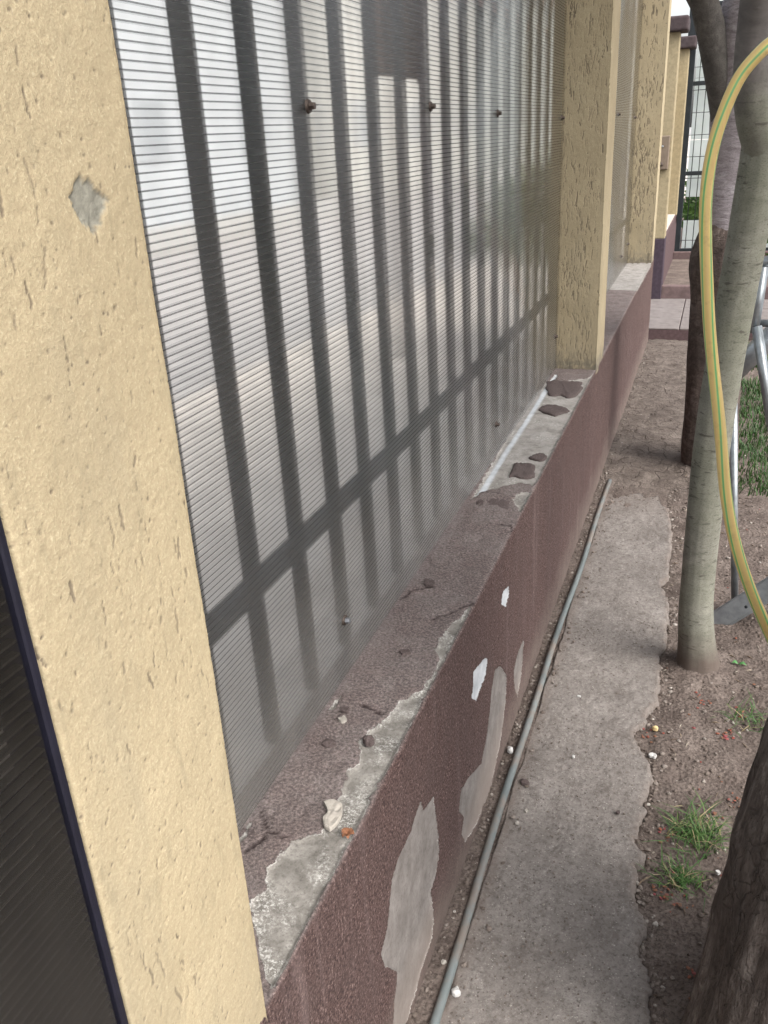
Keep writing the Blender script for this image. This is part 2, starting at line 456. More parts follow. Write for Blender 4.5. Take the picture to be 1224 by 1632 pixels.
def mat_bark(name, cols, sc=(1, 1, 0.25), scale=30, bump=1.0, dist=0.006, rot=(0, 0, 0), spots=None, moss=None, foot=False, upper=None, plates=None):
    g = N(name)
    co = g.coord(sc, rot)
    a = g.noise(scale, 7, 0.68, co=co, dist=0.8)
    c = g.ramp(a, [(0.3, cols[0]), (0.5, cols[1]), (0.7, cols[2])])
    big = g.noise(3.5, 5, 0.6)
    c = g.mix(g.ramp(big, [(0.4, 0.0), (0.65, 0.55)]), c, moss if moss else cols[0])
    f = g.noise(220, 4, 0.7, co=co)
    c = g.mix(g.ramp(f, [(0.35, 0.5), (0.5, 0.0)]), c, tuple(x * 0.45 for x in cols[0]))
    h = g.math('ADD', a, g.math('MULTIPLY', f, 0.35))
    if plates:
        wv = g.n("ShaderNodeVectorMath"); wv.operation = 'ADD'
        dn = g.n("ShaderNodeTexNoise"); dn.inputs['Scale'].default_value = 9
        dn.inputs['Detail'].default_value = 4
        g.t.links.new(g.coord(), dn.inputs['Vector'])
        sc_ = g.n("ShaderNodeVectorMath"); sc_.operation = 'SCALE'; sc_.inputs['Scale'].default_value = 0.10
        g.t.links.new(dn.outputs['Color'], sc_.inputs[0])
        g.t.links.new(g.coord((1, 1, 0.32), rot), wv.inputs[0]); g.t.links.new(sc_.outputs[0], wv.inputs[1])
        ve = g.voro(plates, co=wv.outputs[0], feature='DISTANCE_TO_EDGE')
        cr = g.math('MULTIPLY', g.ramp(ve, [(0.0, 1.0), (0.07, 0.0)]), g.ramp(g.noise(7, 4, 0.6), [(0.40, 0.0), (0.65, 0.40)]))
        c = g.mix(cr, c, tuple(x * 0.6 for x in cols[0]))
        h = g.math('SUBTRACT', h, g.math('MULTIPLY', cr, 0.6))
        lich = g.math('MULTIPLY', g.ramp(g.noise(16, 6, 0.75, co=g.coord((1, 1, 0.6))), [(0.58, 0.0), (0.66, 0.55)]), 1.0)
        c = g.mix(lich, c, tuple(min(1, x * 1.35) for x in cols[2]))
    if spots:
        ln = g.noise(34, 3, 0.6, co=g.coord((0.7, 0.7, 3.2)))
        lm = g.ramp(ln, [(0.60, 0.0), (0.66, 1.0)])
        c = g.mix(g.math('MULTIPLY', lm, 0.75), c, spots)
        h = g.math('ADD', h, g.math('MULTIPLY', lm, 0.5))
    if upper:  # shade over the top of a trunk, painted into its bark colour by height
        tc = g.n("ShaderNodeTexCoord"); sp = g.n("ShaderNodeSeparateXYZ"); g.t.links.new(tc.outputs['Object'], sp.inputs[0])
        top_shade = g.math('ADD', g.math('MULTIPLY', g.math('SUBTRACT', sp.outputs[2], upper[0]), 5.0), g.math('MULTIPLY', g.math('SUBTRACT', g.noise(9, 5, 0.7), 0.5), 2.2), clamp=True)
        c = g.mix(top_shade, c, g.ramp(a, [(0.3, tuple(x * 0.5 for x in upper[1])), (0.7, upper[1])]))
    if foot:
        tc = g.n("ShaderNodeTexCoord"); sp = g.n("ShaderNodeSeparateXYZ"); g.t.links.new(tc.outputs['Object'], sp.inputs[0])
        fz = g.math('ADD', g.math('MULTIPLY', sp.outputs[2], -8.0), g.math('ADD', 0.7, g.math('MULTIPLY', g.noise(16, 4), 1.1)), clamp=True)
        c = g.mix(fz, c, (0.105, 0.083, 0.07))
    return g.done(g.principled(c, 0.88, g.bump(h, bump, dist), 0, 0.25))
def mat_leaf(name, c1, c2, trans=0.35):
    g = N(name)
    oi = g.attr("tone")
    c = g.mix(oi, c1, c2)
    p = g.principled(c, 0.5, None, 0, 0.35)
    tl = g.n("ShaderNodeBsdfTranslucent"); g.t.links.new(c, tl.inputs[0])
    mx = g.n("ShaderNodeMixShader"); mx.inputs[0].default_value = trans
    g.t.links.new(p, mx.inputs[1]); g.t.links.new(tl.outputs[0], mx.inputs[2])
    return g.done(mx.outputs[0])
def mat_tone(name, stops, rough=0.85):
    g = N(name)
    c = g.ramp(g.attr("tone"), stops)
    c = g.mix(g.ramp(g.noise(150, 4, 0.7), [(0.4, 0.45), (0.6, 0.0)]), c, (0.08, 0.065, 0.055))
    return g.done(g.principled(c, rough, g.bump(g.noise(300, 3, 0.6), 0.5, 0.002), 0, 0.25))

M = {}
M['stucco'] = mat_stucco()
M['wall'] = mat_wall()
M['path'] = mat_path()
M['soil'] = mat_soil()
M['far_soil'] = mat_soil("garden_soil", False)
M['rib'] = mat_rib("twin_wall_rib_web", 0.10, (0.30, 0.30, 0.29))
M['rib_line'] = mat_rib("twin_wall_rib_root", 0.70, (0.06, 0.06, 0.06))
M['gate_sheet'] = mat_polycarb("gate_sheet", 0.07, 0.10, (0.85, 0.84, 0.82), gloss=0.6)
M['steel'] = mat_simple("dark_painted_steel", (0.022, 0.026, 0.029), 0.7, 0.0, 0.3, 18, 0.15, 0.2)
M['navy'] = mat_simple("navy_painted_edge", (0.010, 0.010, 0.019), 0.45, 0.0, 0.3, 25, 0.15)
M['gate_back'] = mat_simple("dark_gate_infill", (0.13, 0.12, 0.11), 0.6, 0.0, 0.35, 8, 0.1)
M['screw'] = mat_simple("rusty_screw", (0.085, 0.065, 0.055), 0.55, 0.5, 0.4, 120, 0.4)
M['screw_zinc'] = mat_simple("zinc_screw", (0.30, 0.31, 0.33), 0.4, 0.8, 0.3, 120, 0.3)
M['galv'] = mat_simple("galvanised_steel", (0.36, 0.39, 0.41), 0.42, 0.75, 0.30, 35, 0.15)
M['mauve'] = mat_simple("mauve_plaster", (0.10, 0.066, 0.068), 0.9, 0, 0.3, 40, 0.5, 0.2)
M['cap'] = mat_simple("maroon_concrete_cap", (0.060, 0.046, 0.048), 0.85, 0, 0.35, 30, 0.5, 0.2)
M['far_stucco'] = mat_simple("far_beige_stucco", (0.30, 0.25, 0.158), 0.9, 0, 0.22, 35, 0.6, 0.2)
M['paver'] = mat_simple("grey_paver", (0.165, 0.145, 0.138), 0.88, 0, 0.28, 14, 0.5, 0.25, 90)
M['kerb'] = mat_simple("pink_kerb", (0.135, 0.095, 0.092), 0.9, 0, 0.3, 20, 0.5, 0.2, 90)
M['asphalt'] = mat_simple("asphalt", (0.06, 0.06, 0.062), 0.9, 0, 0.3, 8, 0.4, 0.3, 120)
M['pavement'] = mat_simple("street_pavement", (0.46, 0.425, 0.39), 0.9, 0, 0.2, 3, 0.4, 0.2, 60)

def mat_conduit():
    g = N("grey_pvc_conduit")
    n = g.noise(10, 5, 0.6)
    c = g.ramp(n, [(0.3, (0.10, 0.118, 0.118)), (0.6, (0.15, 0.17, 0.17)), (0.8, (0.20, 0.215, 0.21))])
    d = g.noise(7, 6, 0.7, co=g.coord((1, 0.7, 1)))
    c = g.mix(g.ramp(d, [(0.46, 0.0), (0.58, 0.85)]), c, (0.175, 0.145, 0.123))
    return g.done(g.principled(c, 0.55, g.bump(g.noise(120, 4), 0.2, 0.001), 0, 0.4))
M['conduit'] = mat_conduit()
def mat_hose():
    g = N("yellow_braided_hose")
    uv = g.n("ShaderNodeUVMap"); sp = g.n("ShaderNodeSeparateXYZ"); g.t.links.new(uv.outputs[0], sp.inputs[0])
    u, v = sp.outputs[0], sp.outputs[1]
    # four green lines along the hose
    fr = g.math('FRACT', g.math('MULTIPLY', u, 4.0))
    line = g.ramp(g.math('ABSOLUTE', g.math('SUBTRACT', fr, 0.5)), [(0.085, 1.0), (0.125, 0.0)])
    b1 = g.math('SINE', g.math('MULTIPLY', g.math('ADD', g.math('MULTIPLY', u, 0.062), v), 2400))
    b2 = g.math('SINE', g.math('MULTIPLY', g.math('SUBTRACT', g.math('MULTIPLY', u, 0.062), v), 2400))
    br = g.math('ADD', g.math('MULTIPLY', g.math('MULTIPLY', b1, b2), 0.5), 0.5)
    c = g.mix(br, (0.60, 0.40, 0.13), (0.68, 0.52, 0.23))
    sd_ = g.ramp(g.math('ABSOLUTE', g.math('SUBTRACT', fr, 0.5)), [(0.14, 1.0), (0.34, 0.0)])
    c = g.mix(g.math('MULTIPLY', sd_, 0.6), c, (0.66, 0.60, 0.16))
    c = g.mix(line, c, (0.16, 0.40, 0.15))
    c = g.mix(g.ramp(g.noise(60, 5, 0.7), [(0.55, 0.0), (0.75, 0.4)]), c, (0.30, 0.22, 0.10))
    return g.done(g.principled(c, 0.38, g.bump(br, 0.15, 0.0006), 0, 0.45))
M['hose'] = mat_hose()
M['barkA'] = mat_bark("dark_brown_bark", [(0.06, 0.048, 0.041), (0.16, 0.132, 0.114), (0.34, 0.295, 0.262)], (1, 1, 0.24), 30, 1.0, 0.014, (0.35, 0.25, 0), plates=34)
M['barkB'] = mat_bark("pale_grey_green_bark", [(0.15, 0.146, 0.12), (0.215, 0.211, 0.175), (0.28, 0.275, 0.232)], (1, 1, 1.6), 14, 0.35, 0.004, spots=(0.075, 0.068, 0.055), moss=(0.155, 0.165, 0.115), foot=True, upper=(1.42, (0.17, 0.155, 0.145)))  # upper tone is the shaded trunk top painted into the bark
M['barkC'] = mat_bark("purplish_grey_bark", [(0.16, 0.135, 0.145), (0.36, 0.325, 0.345), (0.52, 0.485, 0.505)], (0.8, 0.8, 3.0), 24, 0.9, 0.006, moss=(0.25, 0.215, 0.22))
M['barkE'] = mat_bark('brown_flaky_bark', [(0.05, 0.038, 0.033), (0.12, 0.092, 0.08), (0.20, 0.16, 0.142)], (1, 1, 1.8), 26, 1.0, 0.008, plates=30)
M['barkD'] = mat_bark('dark_grey_bark', [(0.06, 0.054, 0.05), (0.12, 0.11, 0.10), (0.19, 0.18, 0.16)], (1, 1, 1.2), 22, 0.8, 0.006)
M['leaf'] = mat_leaf("green_leaf", (0.035, 0.085, 0.018), (0.09, 0.16, 0.035))
M['grass'] = mat_leaf("grass_blade", (0.022, 0.060, 0.014), (0.055, 0.115, 0.028), 0.2)
def mat_mixed_grass():
    g = N("mixed_grass")
    c = g.ramp(g.attr("tone"), [(0.0, (0.028, 0.075, 0.018)), (0.45, (0.055, 0.125, 0.03)), (0.78, (0.085, 0.145, 0.04)), (0.90, (0.24, 0.20, 0.10)), (1.0, (0.34, 0.28, 0.17))])
    return g.done(g.principled(c, 0.55, None, 0, 0.3))
M['grass_dry'] = mat_mixed_grass()
M['redleaf'] = mat_leaf("reddish_leaf", (0.16, 0.035, 0.04), (0.34, 0.11, 0.12))
M['petal'] = mat_tone("fallen_petal", [(0.0, (0.22, 0.045, 0.035)), (0.35, (0.25, 0.085, 0.05)), (0.75, (0.19, 0.10, 0.06)), (1.0, (0.30, 0.05, 0.07))], 0.7)
M['pebble'] = mat_tone("pebble", [(0.0, (0.10, 0.078, 0.066)), (0.55, (0.175, 0.142, 0.122)), (0.88, (0.25, 0.215, 0.19)), (0.97, (0.34, 0.305, 0.27)), (1.0, (0.46, 0.43, 0.39))])
M['chip'] = mat_simple("plaster_chip", (0.36, 0.33, 0.29), 0.9, 0, 0.3, 90, 0.6, 0.2)
M['white'] = mat_simple("white_scrap", (0.50, 0.49, 0.475), 0.85, 0, 0.1, 60, 0.3, 0.3)
M['clod'] = mat_simple("maroon_plaster_patch", (0.105, 0.082, 0.078), 0.95, 0, 0.5, 300, 1.0, 0.15, 330)
M['dry'] = mat_simple("dry_flower", (0.24, 0.11, 0.06), 0.8, 0, 0.4, 120, 0.5, 0.2)

# ------------------------------------------------------------------ fence line: pillars
XF = -0.398          # garden face of pillars and low wall
SILL = 0.60
def uniq(a):
    return np.array(sorted(set(np.round(a, 6))))
def pillar(y0, y1, z0, z1, res_y, res_f, zfine, seed, n_groove, label, chip=None, x0=-0.62, cap=True, dampz=None, gl=(0.008, 0.035), gw=0.0011, npit=None, gmax=None):
    """square stucco pillar: -Y face at y0, garden face at XF. res_* = grid step of the -Y and garden faces."""
    r = np.random.default_rng(seed)
    root = empty("stucco_pillar", ((x0 + XF) / 2, (y0 + y1) / 2, z0))
    w, d = y1 - y0, XF - x0
    rad = 0.0045
    # loop parameter: start at (x0,y0) -> along -Y face to (XF,y0) -> garden face to (XF,y1) -> back
    us = [np.arange(0, d, res_y), d + np.arange(0, w, res_f), d + w + np.linspace(0, d, 9)[:-1], 2 * d + w + np.linspace(0, w, 9)[:-1]]
    u = np.concatenate(us)
    zs = uniq(np.concatenate([np.arange(z0, z1, 0.06), np.arange(max(z0, zfine[0]), min(z1, zfine[1]), zfine[2]), [z1]]))
    per = 2 * (d + w)
    def pos(t, inset):
        t = np.mod(t, per)
        X = np.where(t < d, x0 + t, np.where(t < d + w, XF, np.where(t < 2 * d + w, XF - (t - d - w), x0)))
        Y = np.where(t < d, y0, np.where(t < d + w, y0 + (t - d), np.where(t < 2 * d + w, y1, y1 - (t - 2 * d - w))))
        cx, cy = (x0 + XF) / 2, (y0 + y1) / 2
        nx = np.where((t >= d) & (t < d + w), 1.0, np.where(t >= 2 * d + w, -1.0, 0.0))
        ny = np.where(t < d, -1.0, np.where((t >= d + w) & (t < 2 * d + w), 1.0, 0.0))
        # soften corners
        ex = np.clip(np.minimum(np.abs(X - x0), np.abs(X - XF)) / rad, 0, 1); ey = np.clip(np.minimum(np.abs(Y - y0), np.abs(Y - y1)) / rad, 0, 1)
        onx_ = np.abs(nx) > 0.5
        e = np.where(onx_, ey, ex)
        inset = inset + (1 - e) ** 2 * rad * 0.42
        return X - nx * inset, Y - ny * inset
    U, Z = np.meshgrid(u, zs)
    G = np.zeros_like(U)
    # scratched grooves: short, nearly vertical wandering lines
    Z0, Z1 = max(z0, zfine[0]), min(z1, zfine[1])
    gm = gmax if gmax else d + w
    clusters = [(r.uniform(0, gm), r.uniform(Z0, Z1)) for _ in range(max(4, n_groove // 22))]
    for k in range(n_groove):
        if r.random() < 0.6:
            cu, cz = clusters[r.integers(len(clusters))]
            gu, gz = cu + r.normal(0, 0.022), cz + r.normal(0, 0.05)
        else:
            gu, gz = r.uniform(0, gm), r.uniform(Z0, Z1)
        if gmax and gu > gmax: continue
        L = r.uniform(*gl) * (0.5 + r.random() ** 2)
        nst = max(2, int(L / 0.0025))
        wid = gw * (0.6 + 0.8 * r.random() ** 2); dep = r.uniform(0.35, 1.1)
        slope = r.normal(0, 0.13)
        for q in range(nst):
            gz2 = gz - q * 0.0025; gu += slope * 0.0025 + r.normal(0, 0.0006)
            rr = 0.005
            i0, i1 = np.searchsorted(u, gu - rr), np.searchsorted(u, gu + rr)
            j0, j1 = np.searchsorted(zs, gz2 - rr), np.searchsorted(zs, gz2 + rr)
            if i1 <= i0 or j1 <= j0: continue
            dd = ((U[j0:j1, i0:i1] - gu) / (wid * 1.1)) ** 2 + ((Z[j0:j1, i0:i1] - gz2) / (wid * 1.9)) ** 2
            G[j0:j1, i0:i1] = np.maximum(G[j0:j1, i0:i1], dep * np.exp(-dd))
    # pits
    for k in range(npit or n_groove):
        gu, gz = r.uniform(0, gm), r.uniform(Z0, Z1)
        rr = 0.006; wid = gw * r.uniform(0.6, 1.5)
        i0, i1 = np.searchsorted(u, gu - rr), np.searchsorted(u, gu + rr)
        j0, j1 = np.searchsorted(zs, gz - rr), np.searchsorted(zs, gz + rr)
        if i1 <= i0 or j1 <= j0: continue
        dd = ((U[j0:j1, i0:i1] - gu) ** 2 + (Z[j0:j1, i0:i1] - gz) ** 2) / (wid * 1.4) ** 2
        G[j0:j1, i0:i1] = np.maximum(G[j0:j1, i0:i1], r.uniform(0.2, 0.8) * np.exp(-dd))
    rough = (fbm(U * 190, Z * 190, 0, 2, seed) - 0.5) * 0.0011 + (fbm(U * 14, Z * 10, 0, 3, seed + 5) - 0.5) * 0.004
    C = np.zeros_like(U)
    if chip is not None:
        sdv = poly_sd(U - d, Z, chip) + (fbm(U * 150, Z * 150, 0, 4, 3, 0.65) - 0.5) * 0.014
        C = smooth(-0.0008, 0.0012, sdv)
    inset = G * 0.0016 - rough * 0.75 + C * 0.0022
    X, Y = pos(U, inset)
    v = np.stack([X, Y, Z], -1).reshape(-1, 3) - np.array(root.location)
    f = grid_faces(len(u), len(zs), True)
    me = mesh("shaft", v, f, True)
    fattr(me, "groove", G); fattr(me, "chip", C)
    dz = z0 if dampz is None else dampz
    fattr(me, "damp", np.clip(1 - (Z - dz) / 0.09, 0, 1) ** 1.3 + 0.25 * np.clip(1 - (Z - dz) / 0.30, 0, 1))
    link("shaft", me, M['stucco'], root)
    if cap:
        box("cap", (x0 - 0.05 - root.location.x, XF + 0.05 - root.location.x, y0 - 0.05 - root.location.y, y1 + 0.05 - root.location.y, z1 - z0, z1 - z0 + 0.10), M['cap'], root, 0.018, 3)
    return tag(root, label, "pillar", "stucco fence pillars")
P1 = (0.375, 0.568); P2 = (3.455, 3.685); P3 = (6.42, 6.62)
chip_px = [(118, 300), (128, 282), (141, 283), (150, 303), (171, 318), (163, 352), (150, 366), (133, 350), (118, 330), (112, 318)]
chip_uv = [(lambda p: (p[1] - P1[0], p[2]))(onx(x, y, XF)) for x, y in chip_px]
pillar(*P1, SILL - 0.10, 2.45, 0.006, 0.0016, (0.5, 1.66, 0.0019), 3, 520, "nearest beige stucco pillar with a grey chipped spot, at left edge", chip_uv, gl=(0.004, 0.028), gw=0.00085, npit=2200)
pillar(*P2, SILL - 0.02, 2.45, 0.0019, 0.006, (0.5, 2.0, 0.0034), 5, 1000, "beige scratched stucco pillar beyond the near bay, dark damp foot", dampz=SILL, gl=(0.012, 0.045), gw=0.00105, npit=700, gmax=0.215)
pillar(*P3, SILL - 0.02, 2.45, 0.0032, 0.01, (0.5, 2.2, 0.0055), 8, 650, "third beige stucco pillar standing at the far end of the low wall", dampz=SILL, gl=(0.014, 0.05), gw=0.0018, gmax=0.215)

# ------------------------------------------------------------------ low wall with peeling maroon coat
def wall_uv_sill(pts):
    return [(lambda p: (min(p[0] + 0.60, XF + 0.60 - 0.0045), p[1]))(onz(x, y, SILL)) for x, y in pts]
U_EDGE = XF + 0.60       # arc length at the front edge of the sill
def wall_uv_face(pts):
    return [(lambda p: (U_EDGE + SILL - p[2], p[1]))(onx(x, y, XF)) for x, y in pts]
sill_left = [(758, 960), (740, 975), (725, 988), (705, 1010), (695, 1032), (699, 1050), (691, 1073), (676, 1095), (650, 1112), (636, 1117), (620, 1133), (612, 1146), (597, 1156), (574, 1178), (578, 1193), (572, 1212), (552, 1232), (548, 1253), (541, 1276), (528, 1310), (510, 1325), (485, 1330), (462, 1336), (454, 1353), (430, 1378), (424, 1416), (404, 1428), (398, 1440), (409, 1505), (420, 1560), (441, 1577), (462, 1566)]
sill_right = [(482, 1534), (502, 1494), (529, 1444), (564, 1367), (608, 1288), (650, 1206), (672, 1152), (690, 1108), (706, 1078), (735, 1024), (757, 980)]
bare_polys = [wall_uv_sill(sill_left + sill_right),
              wall_uv_sill([(750, 796), (775, 781), (800, 775), (832, 768), (850, 774), (868, 766), (960, 592), (940, 602), (905, 606), (870, 607), (860, 610)]),
              wall_uv_sill([(823, 788), (835, 783), (851, 785), (853, 796), (842, 815), (831, 833), (823, 835), (828, 815), (818, 800)]),
              wall_uv_sill([(783, 906), (792, 902), (791, 911), (785, 918)]),
              wall_uv_sill([(525, 1128), (545, 1100), (546, 1110), (532, 1127)]),
              wall_uv_sill([(378, 1342), (400, 1305), (402, 1312), (384, 1340)])]
pale_polys = [wall_uv_face([(803, 940), (811, 932), (812, 945), (806, 966), (800, 962), (801, 948)]),
              wall_uv_face([(774, 1047), (778, 1050), (775, 1072), (766, 1100), (760, 1116), (752, 1110), (756, 1090), (755, 1070), (765, 1058)])]
pale_polys.append(wall_uv_sill([(758, 792), (800, 724), (840, 664), (872, 612), (886, 596), (888, 600), (876, 617), (846, 664), (808, 722), (772, 783)]))
face_polys = [wall_uv_face([(834, 1019), (836, 1022), (831, 1080), (825, 1110), (820, 1095), (819, 1068), (826, 1040)]),
              wall_uv_face([(798, 1060), (808, 1076), (806, 1120), (800, 1172), (784, 1252), (760, 1312), (742, 1342), (736, 1328), (740, 1300), (732, 1292), (736, 1256), (752, 1232), (768, 1216), (778, 1160), (784, 1100), (790, 1066)]),
              wall_uv_face([(670, 1274), (676, 1290), (692, 1268), (698, 1320), (700, 1352), (698, 1388), (688, 1420), (692, 1468), (688, 1500), (672, 1547), (656, 1603), (640, 1700), (622, 1700), (634, 1547), (616, 1540), (608, 1520), (620, 1468), (626, 1400), (636, 1364), (656, 1324), (666, 1292)])]
bare2 = [[(0.02, 5.35), (0.21, 5.30), (0.22, 6.42), (0.02, 6.42)]]       # bare stretch of the far bay
crack_lines = [wall_uv_sill(p) for p in ([(415, 1290), (423, 1305), (424, 1325), (418, 1338), (400, 1350), (388, 1360)], [(424, 1325), (440, 1330), (460, 1335)], [(612, 1140), (590, 1128), (578, 1124)],
                                         [(790, 835), (812, 838), (830, 842), (842, 848)], [(690, 985), (720, 975), (757, 962)], [(690, 935), (660, 940), (640, 955)])]
def low_wall(y0, y1, fine, label, detail=True):
    root = empty("low_wall", (XF - 0.1, (y0 + y1) / 2, 0))
    step = 0.0045
    prof_u = np.concatenate([np.arange(0.0, 0.83, step)]) if detail else np.arange(0, 0.83, 0.02)
    ys = uniq(np.concatenate([np.arange(y0, min(y1, fine[0]), 0.0045), np.arange(min(y1, fine[0]), min(y1, fine[1]), 0.010), np.arange(min(y1, fine[1]), y1, 0.03), [y1]]))
    U, V = np.meshgrid(prof_u, ys)
    bsd = np.full(U.shape, -0.05); wsd = np.full(U.shape, -0.05)
    CR = np.zeros_like(U)
    if detail:
        warp = (fbm(U * 60, V * 60, 0, 4, 9) - 0.5)
        for p in bare_polys + face_polys + pale_polys + bare2:
            p = np.array(p); bb = (V > p[:, 1].min() - 0.03) & (V < p[:, 1].max() + 0.03) & (U > p[:, 0].min() - 0.03) & (U < p[:, 0].max() + 0.03)
            if bb.any(): bsd[bb] = np.maximum(bsd[bb], poly_sd(U[bb], V[bb], p))
        for p in pale_polys:
            p = np.array(p); bb = (V > p[:, 1].min() - 0.03) & (V < p[:, 1].max() + 0.03) & (U > p[:, 0].min() - 0.03) & (U < p[:, 0].max() + 0.03)
            if bb.any(): wsd[bb] = np.maximum(wsd[bb], poly_sd(U[bb], V[bb], p))
        amp = np.where(U < U_EDGE - 0.005, 0.016, 0.005)
        bsd = bsd + warp * amp
        for ln in crack_lines:
            for (a, b) in zip(ln[:-1], ln[1:]):
                ex, ey = b[0] - a[0], b[1] - a[1]
                bb = (np.abs(U - (a[0] + b[0]) / 2) < abs(ex) + 0.03) & (np.abs(V - (a[1] + b[1]) / 2) < abs(ey) + 0.03)
                uu = U[bb] + (fbm(U[bb] * 90, V[bb] * 90, 0, 3, 4) - 0.5) * 0.012
                vv = V[bb] + (fbm(U[bb] * 90, V[bb] * 90, 0, 3, 14) - 0.5) * 0.012
                t = np.clip(((uu - a[0]) * ex + (vv - a[1]) * ey) / (ex * ex + ey * ey), 0, 1)
                dd = np.hypot(uu - a[0] - t * ex, vv - a[1] - t * ey)
                CR[bb] = np.maximum(CR[bb], np.exp(-(dd / 0.0022) ** 2))
    rec = smooth(-0.001, 0.003, bsd)
    depth = np.where(U < U_EDGE - 0.004, 0.0060, 0.0034) * rec
    rough = (fbm(U * 22, V * 22, 0, 4, 21) - 0.5) * 0.008 + (fbm(U * 150, V * 150, 0, 2, 31) - 0.5) * 0.0022
    rough = rough * np.where(U > U_EDGE, 0.7, 1.0) * (1 - 0.35 * rec)
    lump = np.zeros_like(U)
    off = rough - depth + lump - CR * 0.003
    rr = 0.006
    # profile: flat sill, rounded arris, vertical face
    un = U - (U_EDGE - rr)
    ang = np.clip(un / (rr * math.pi / 2), 0, 1) * math.pi / 2
    X = np.where(un < 0, -0.60 + U, XF - rr + rr * np.sin(ang))
    Z = np.where(un < 0, SILL, SILL - rr + rr * np.cos(ang)) - np.maximum(0, un - rr * math.pi / 2)
    nx, nz = np.where(un < 0, 0, np.sin(ang)), np.where(un < 0, 1, np.cos(ang))
    # arris knocked about
    kn = (fbm(V * 30, V * 0 + 3.3, 0, 4, 77) - 0.5) * 0.006 * np.exp(-((U - U_EDGE) / 0.02) ** 2)
    X = X + nx * (off + kn); Zp = Z + nz * (off + kn)
    v = np.stack([X, V, Zp], -1).reshape(-1, 3) - np.array(root.location)
    me = mesh("coat", v, grid_faces(len(prof_u), len(ys)), True)
    fattr(me, "bare", np.clip(0.5 + bsd / 0.012, 0, 1)); fattr(me, "white", smooth(-0.004, 0.002, wsd))
    fattr(me, "farsill", smooth(2.0, 2.3, V) * smooth(0.3, 0.95, nz)); fattr(me, "top", smooth(0.3, 0.95, nz)); fattr(me, "crack", CR)
    hz = np.clip(1 - Z / 0.16, 0, 1)
    fattr(me, "splash", np.clip(hz * 1.1 + (fbm(U * 9, V * 9, 0, 3, 55) - 0.5) * 0.5 * (hz > 0), 0, 1))
    link("coat", me, M['wall'], root)
    lx, ly = root.location.x, root.location.y
    box("core", (-0.60 - lx, XF - 0.03 - lx, y0 + 0.003 - ly, y1 - 0.003 - ly, -0.1, SILL - 0.03), M['mauve'], root)
    box("end_face", (-0.70 - lx, XF - 0.004 - lx, y1 - 0.02 - ly, y1 + 0.001 - ly, -0.1, SILL - 0.006), M['mauve'], root)
    box("street_ledge", (-0.74 - lx, -0.603 - lx, y0 + 0.005 - ly, y1 - 0.005 - ly, -0.1, SILL - 0.036), M['pavement'], root, 0.004)
    return tag(root, label, "wall")
wall = low_wall(0.30, 6.66, (2.5, 6.66), "long low maroon wall with peeling coat running along the path")

def slab_piece(name, pts, z, thick, mat, parent=None, seed=1, res=10, world_off=(0, 0, 0), dome=0.0):
    """irregular flat piece: outline pts (x,y), wobbly, bevelled upper edge, thickness upward"""
    P = np.array(smooth_path(list(pts) + [pts[0]], res))[:-1]
    c = P.mean(0)
    r = np.random.default_rng(seed)
    n = len(P)
    jag = (vnoise(np.arange(n) * 0.7, np.full(n, seed * 1.7), 0, seed) - 0.5) * 0.16 + (vnoise(np.arange(n) * 0.23, np.full(n, seed * 2.7), 0, seed) - 0.5) * 0.14
    P = c + (P - c) * (1 + jag)[:, None]
    rings = [(1.0, 0.0), (0.985, 0.72), (0.93, 1.0), (0.6, 1.0), (0.25, 1.0)]
    v, f = [], []
    for (s, h) in rings:
        for i in range(n):
            q = c + (P[i] - c) * s
            hh = thick * h * (0.85 + 0.5 * float(vnoise(q[0] * 160, q[1] * 160, 0, seed))) + dome * (1 - s * s)
            v.append((q[0] - world_off[0], q[1] - world_off[1], z + hh - world_off[2]))
    v.append((c[0] - world_off[0], c[1] - world_off[1], z + thick * 1.05 + dome - world_off[2]))
    for k in range(len(rings) - 1):
        for i in range(n):
            f.append((k * n + i, k * n + (i + 1) % n, (k + 1) * n + (i + 1) % n, (k + 1) * n + i))
    last = (len(rings) - 1) * n
    for i in range(n): f.append((last + i, last + (i + 1) % n, len(v) - 1))
    me = bpy.data.meshes.new(name); me.from_pydata(v, [], f); me.update()
    me.polygons.foreach_set("use_smooth", np.full(len(me.polygons), parent is not None))
    return link(name, me, mat, parent)
patches = [[(873, 607), (885, 604), (905, 606), (925, 607), (929, 615), (922, 626), (905, 632), (895, 628), (880, 629), (872, 620)],
           [(859, 651), (868, 644), (885, 644), (900, 647), (907, 653), (900, 656), (884, 660), (870, 656)],
           [(812, 757), (819, 737), (830, 735), (848, 736), (852, 745), (852, 757), (838, 760), (822, 757)],
           [(842, 727), (855, 721), (868, 722), (871, 727), (863, 732), (850, 730)],
           [(757, 800), (762, 781), (790, 783), (812, 788), (815, 808), (800, 817), (775, 817), (758, 814)]]
for i, pp in enumerate(patches):
    pts = [onz(x, y, SILL + 0.002)[:2] for x, y in pp]
    slab_piece("plaster_patch", pts, SILL - 0.009, 0.0078, M['clod'], wall, 40 + i, 6, tuple(wall.location))

